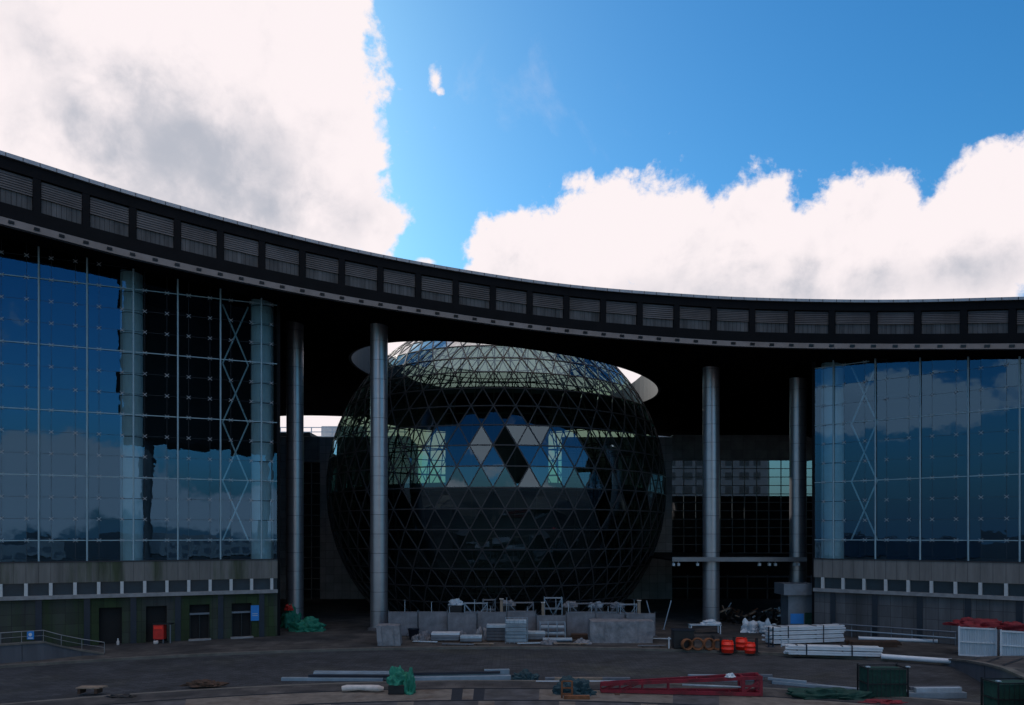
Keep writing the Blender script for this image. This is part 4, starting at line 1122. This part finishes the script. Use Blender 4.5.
# ------------------------------------------------------------------ unseen masses behind the viewer, added for the glass to reflect
o=thing('reflected_dark_mass','unseen dark slab added behind the viewer to blacken the left wing reflections','building',(0,0,0))
MB().box(0.5,31,-18,-6,27,72).build('roof_slab',M_['soffit'],o)  # added dark mass, its height and width shaped to black out reflected sky
for x,y in ((3,-12),(28,-12)): MB().lathe([(1,0),(1,26.9)],n=24,c=(x,y,0)).build('column',M_['stone'],o)  # supports added under the unseen slab
for i,(x,y,w,d_,h) in enumerate(((-150,-190,70,30,9),(-60,-230,50,30,10),(20,-210,60,30,7),(110,-190,60,30,9),(190,-120,40,60,8),(-200,-90,40,60,8))):  # unseen blocks added to give the reflections some structure
    lb=['broad','tall pale','low','grey','eastern','western'][i]+' city block added out of view for the glass to reflect'
    o=thing('city_block',lb,'building',(x,y,0))
    MB().box(-w/2,w/2,-d_/2,d_/2,0,h).build('wall',M_['citygrey'],o)
    wn=MB()
    for fz in range(int(h//4)):
        for k in range(int(w//5)): wn.box(-w/2+1.2+k*5,-w/2+4+k*5,d_/2+.01,d_/2+.06,1.2+fz*4,3.2+fz*4)
    wn.build('windows',M_['greysteel'],o)

# ------------------------------------------------------------------ sky, sun, camera
W=bpy.data.worlds.new('World'); S.world=W; W.use_nodes=True
nt=W.node_tree; N=nt.nodes; L=nt.links; bg=N['Background']
SEL,SAZ=R(28),R(-31)                 # sun height and bearing (0 = straight ahead, negative = left)
STR=.10
def nd(t,**k):
    n=N.new(t)
    for a,b in k.items(): setattr(n,a,b)
    return n
def mth(op,a,b=None,c=None,clamp=False):
    n=nd('ShaderNodeMath',operation=op,use_clamp=clamp)
    for i,v in enumerate((a,b,c)):
        if v is None: continue
        if isinstance(v,(int,float)): n.inputs[i].default_value=v
        else: L.new(v,n.inputs[i])
    return n.outputs[0]
sky=nd('ShaderNodeTexSky'); sky.sky_type='NISHITA'; sky.sun_disc=False; sky.sun_elevation=SEL; sky.sun_rotation=SAZ
sky.air_density=1.0; sky.dust_density=.65; sky.ozone_density=1.6; sky.altitude=100
hs=nd('ShaderNodeHueSaturation'); hs.inputs['Saturation'].default_value=1.36; hs.inputs['Value'].default_value=1.0; L.new(sky.outputs[0],hs.inputs['Color'])
tc=nd('ShaderNodeTexCoord'); D=tc.outputs['Generated']
sp=nd('ShaderNodeSeparateXYZ'); L.new(D,sp.inputs[0])
az=mth('ARCTAN2',sp.outputs[0],sp.outputs[1]); el=mth('ARCSINE',sp.outputs[2])
def px2ang(x,y):
    a=math.atan((x-XC)/F); e=math.atan((YH-y)/F*cos(a)); return a,e
def blob(x,y,rx_,ry_,amp=1.0):
    a,e=px2ang(x,y); s=cos(e)
    dx=mth('MULTIPLY',mth('SUBTRACT',az,a),F/rx_/max(.5,1/ (1+((x-XC)/F)**2))*1.0/ (1.0))
    dy=mth('MULTIPLY',mth('SUBTRACT',el,e),F/ry_/max(.5,cos(a)*cos(e)**2)*cos(e)**2)
    r2=mth('ADD',mth('MULTIPLY',dx,dx),mth('MULTIPLY',dy,dy))
    g=mth('EXPONENT',mth('MULTIPLY',r2,-.9))
    return mth('MULTIPLY',g,amp)
def fsum(vs):
    o=vs[0]
    for v in vs[1:]: o=mth('ADD',o,v)
    return o
clouds=[(-150,80,250,200,1),(150,20,228,185,1),(290,55,86,110,1),(312,190,84,72,1),(60,170,210,110,1),(220,180,120,90,1.15),(375,225,28,34,.9),
 (520,262,62,50,1),(600,242,78,54,1),(672,246,74,64,1),(745,246,68,66,1),(870,246,74,72,1),(808,262,60,60,1),(1012,215,86,76,1),(1095,200,125,110,1),(940,252,60,60,1),
 (580,187,30,13,.46),(632,174,17,13,.42),(548,186,14,10,.38),(434,80,13,17,.50),(440,92,8,7,.5),(408,28,6,8,.42),(500,110,26,10,.30),(428,262,20,7,.6),(760,305,320,46,1),(480,385,470,70,1)]
bl=[blob(*c) for c in clouds]; bias=bl[0]
for q in bl[1:]: bias=mth('MAXIMUM',bias,q)
def fsum(vs):
    o=vs[0]
    for v in vs[1:]: o=mth('ADD',o,v)
    return o
def fbm(scale,detail,rough,off=(0,0,0),dist=0.,lac=2.0):
    m=nd('ShaderNodeMapping'); m.inputs['Location'].default_value=off; m.inputs['Scale'].default_value=(scale,)*3; L.new(D,m.inputs['Vector'])
    n=nd('ShaderNodeTexNoise'); n.inputs['Scale'].default_value=1; n.inputs['Detail'].default_value=detail; n.inputs['Roughness'].default_value=rough; n.inputs['Distortion'].default_value=dist; n.inputs['Lacunarity'].default_value=lac
    L.new(m.outputs[0],n.inputs['Vector']); return n.outputs['Fac']
def ss(v,a,b):
    n=nd('ShaderNodeMapRange',interpolation_type='SMOOTHSTEP'); n.inputs['From Min'].default_value=a; n.inputs['From Max'].default_value=b; L.new(v,n.inputs['Value']); return n.outputs['Result']
n1=fbm(11,12,.62,(3.1,1.7,.4),.15)
def dirblob(a,e,ra,re,amp=1.0):      # cloud bank by bearing and height in degrees
    d=mth('SUBTRACT',az,R(a)); d=mth('SUBTRACT',mth('MODULO',mth('ADD',d,R(540)),R(360)),R(180))
    dx=mth('MULTIPLY',d,1/R(ra)); dy=mth('MULTIPLY',mth('SUBTRACT',el,R(e)),1/R(re))
    return mth('MULTIPLY',mth('EXPONENT',mth('MULTIPLY',mth('ADD',mth('MULTIPLY',dx,dx),mth('MULTIPLY',dy,dy)),-.9)),amp)
for q in (dirblob(-126,8.3,8,1.9),dirblob(-136,9.5,6,2.2),dirblob(164,3.2,9,3.0),dirblob(150,1.5,9,1.5),dirblob(180,12,14,4),dirblob(-168,24,12,8),dirblob(160,33,16,9),dirblob(-95,14,12,6),dirblob(100,12,14,7),dirblob(-150,1.5,14,1.5),dirblob(180,62,60,16)):  # clouds out of view, placed for the glass reflections and neutral ambient
    bias=mth('MAXIMUM',bias,q)
behind=mth('MULTIPLY',ss(sp.outputs[2],.76,.95),.75)  # unseen overhead cloud added to whiten and lift the ambient light
dens=mth('ADD',mth('ADD',bias,behind),mth('MULTIPLY',mth('SUBTRACT',n1,.5),1.35))
dens=mth('ADD',dens,mth('MULTIPLY',mth('SUBTRACT',fbm(38,7,.62,(4,4,1),.3),.5),.42)); mask=ss(dens,.36,.55)
wisp=mth('MULTIPLY',ss(mth('ADD',fbm(6,9,.62,(1,7,2),.8),mth('MULTIPLY',blob(455,100,120,70),.12)),.62,.88),.20)
mask=mth('MAXIMUM',mask,wisp)
# inner modelling of the clouds: thicker cores grey-lilac, thin rims bright
grey=fsum([blob(205,165,115,58,1.15),blob(120,120,90,60,.45),blob(20,20,60,40,.25),blob(15,130,30,40,.35),blob(330,225,70,30,.5),blob(850,290,190,22,.55),blob(1000,262,60,30,.3),blob(620,285,120,24,.5)])
n3=fbm(6,10,.60,(8,3,1),.4); n4=fbm(20,8,.6,(2,9,4),.2)
tex=mth('ADD',mth('MULTIPLY',mth('SUBTRACT',n3,.5),2.6),mth('MULTIPLY',mth('SUBTRACT',n4,.5),1.9))
edgew=ss(dens,.45,1.15)                # thin edges stay bright
shade=ss(mth('ADD',mth('MULTIPLY',grey,.80),mth('MULTIPLY',tex,mth('ADD',mth('MULTIPLY',edgew,.7),.2))),.04,1.22)
cm=nd('ShaderNodeMix',data_type='RGBA'); cm.inputs[6].default_value=(.985/STR,.90/STR,.915/STR,1); cm.inputs[7].default_value=(.49/STR,.51/STR,.58/STR,1); L.new(shade,cm.inputs[0])
mx=nd('ShaderNodeMix',data_type='RGBA'); L.new(mask,mx.inputs[0]); tn=nd('ShaderNodeMix',data_type='RGBA',blend_type='MULTIPLY'); tn.inputs[0].default_value=1; tn.inputs[7].default_value=(.76,1.34,1.48,1); L.new(hs.outputs[0],tn.inputs[6]); hz=nd('ShaderNodeMix',data_type='RGBA'); hz.inputs[7].default_value=(.15/STR,.25/STR,.39/STR,1); L.new(mth('MULTIPLY',mth('SUBTRACT',1.0,ss(sp.outputs[2],.0,.17)),.85),hz.inputs[0]); L.new(tn.outputs[2],hz.inputs[6]); L.new(hz.outputs[2],mx.inputs[6]); L.new(cm.outputs[2],mx.inputs[7])
L.new(mx.outputs[2],bg.inputs['Color']); bg.inputs['Strength'].default_value=STR

sd=Vector((sin(SAZ)*cos(SEL),cos(SAZ)*cos(SEL),sin(SEL)))
sl=bpy.data.lights.new('sun','SUN'); sl.energy=3.0; sl.angle=R(.53); sl.color=(1,.95,.88)
so_=bpy.data.objects.new('sun',sl); COL.objects.link(so_); so_.rotation_euler=sd.to_track_quat('Z','Y').to_euler(); so_.location=sd*200

cam=bpy.data.cameras.new('camera'); co=bpy.data.objects.new('camera',cam); COL.objects.link(co)
co.location=(0,0,H); co.rotation_euler=(pi/2,0,0); cam.sensor_width=36; cam.lens=36*F/1024; cam.shift_y=(YH-352.5)/1024; cam.clip_end=6000; cam.clip_start=.1
S.camera=co
S.render.engine='CYCLES'; S.cycles.transparent_max_bounces=14; S.cycles.max_bounces=6; S.cycles.use_denoising=True
S.cycles.sample_clamp_indirect=6
S.render.resolution_x=1024; S.render.resolution_y=705
v=S.view_settings; v.view_transform='Standard'; v.look='None'; v.gamma=1; v.exposure=0; v.use_curve_mapping=False
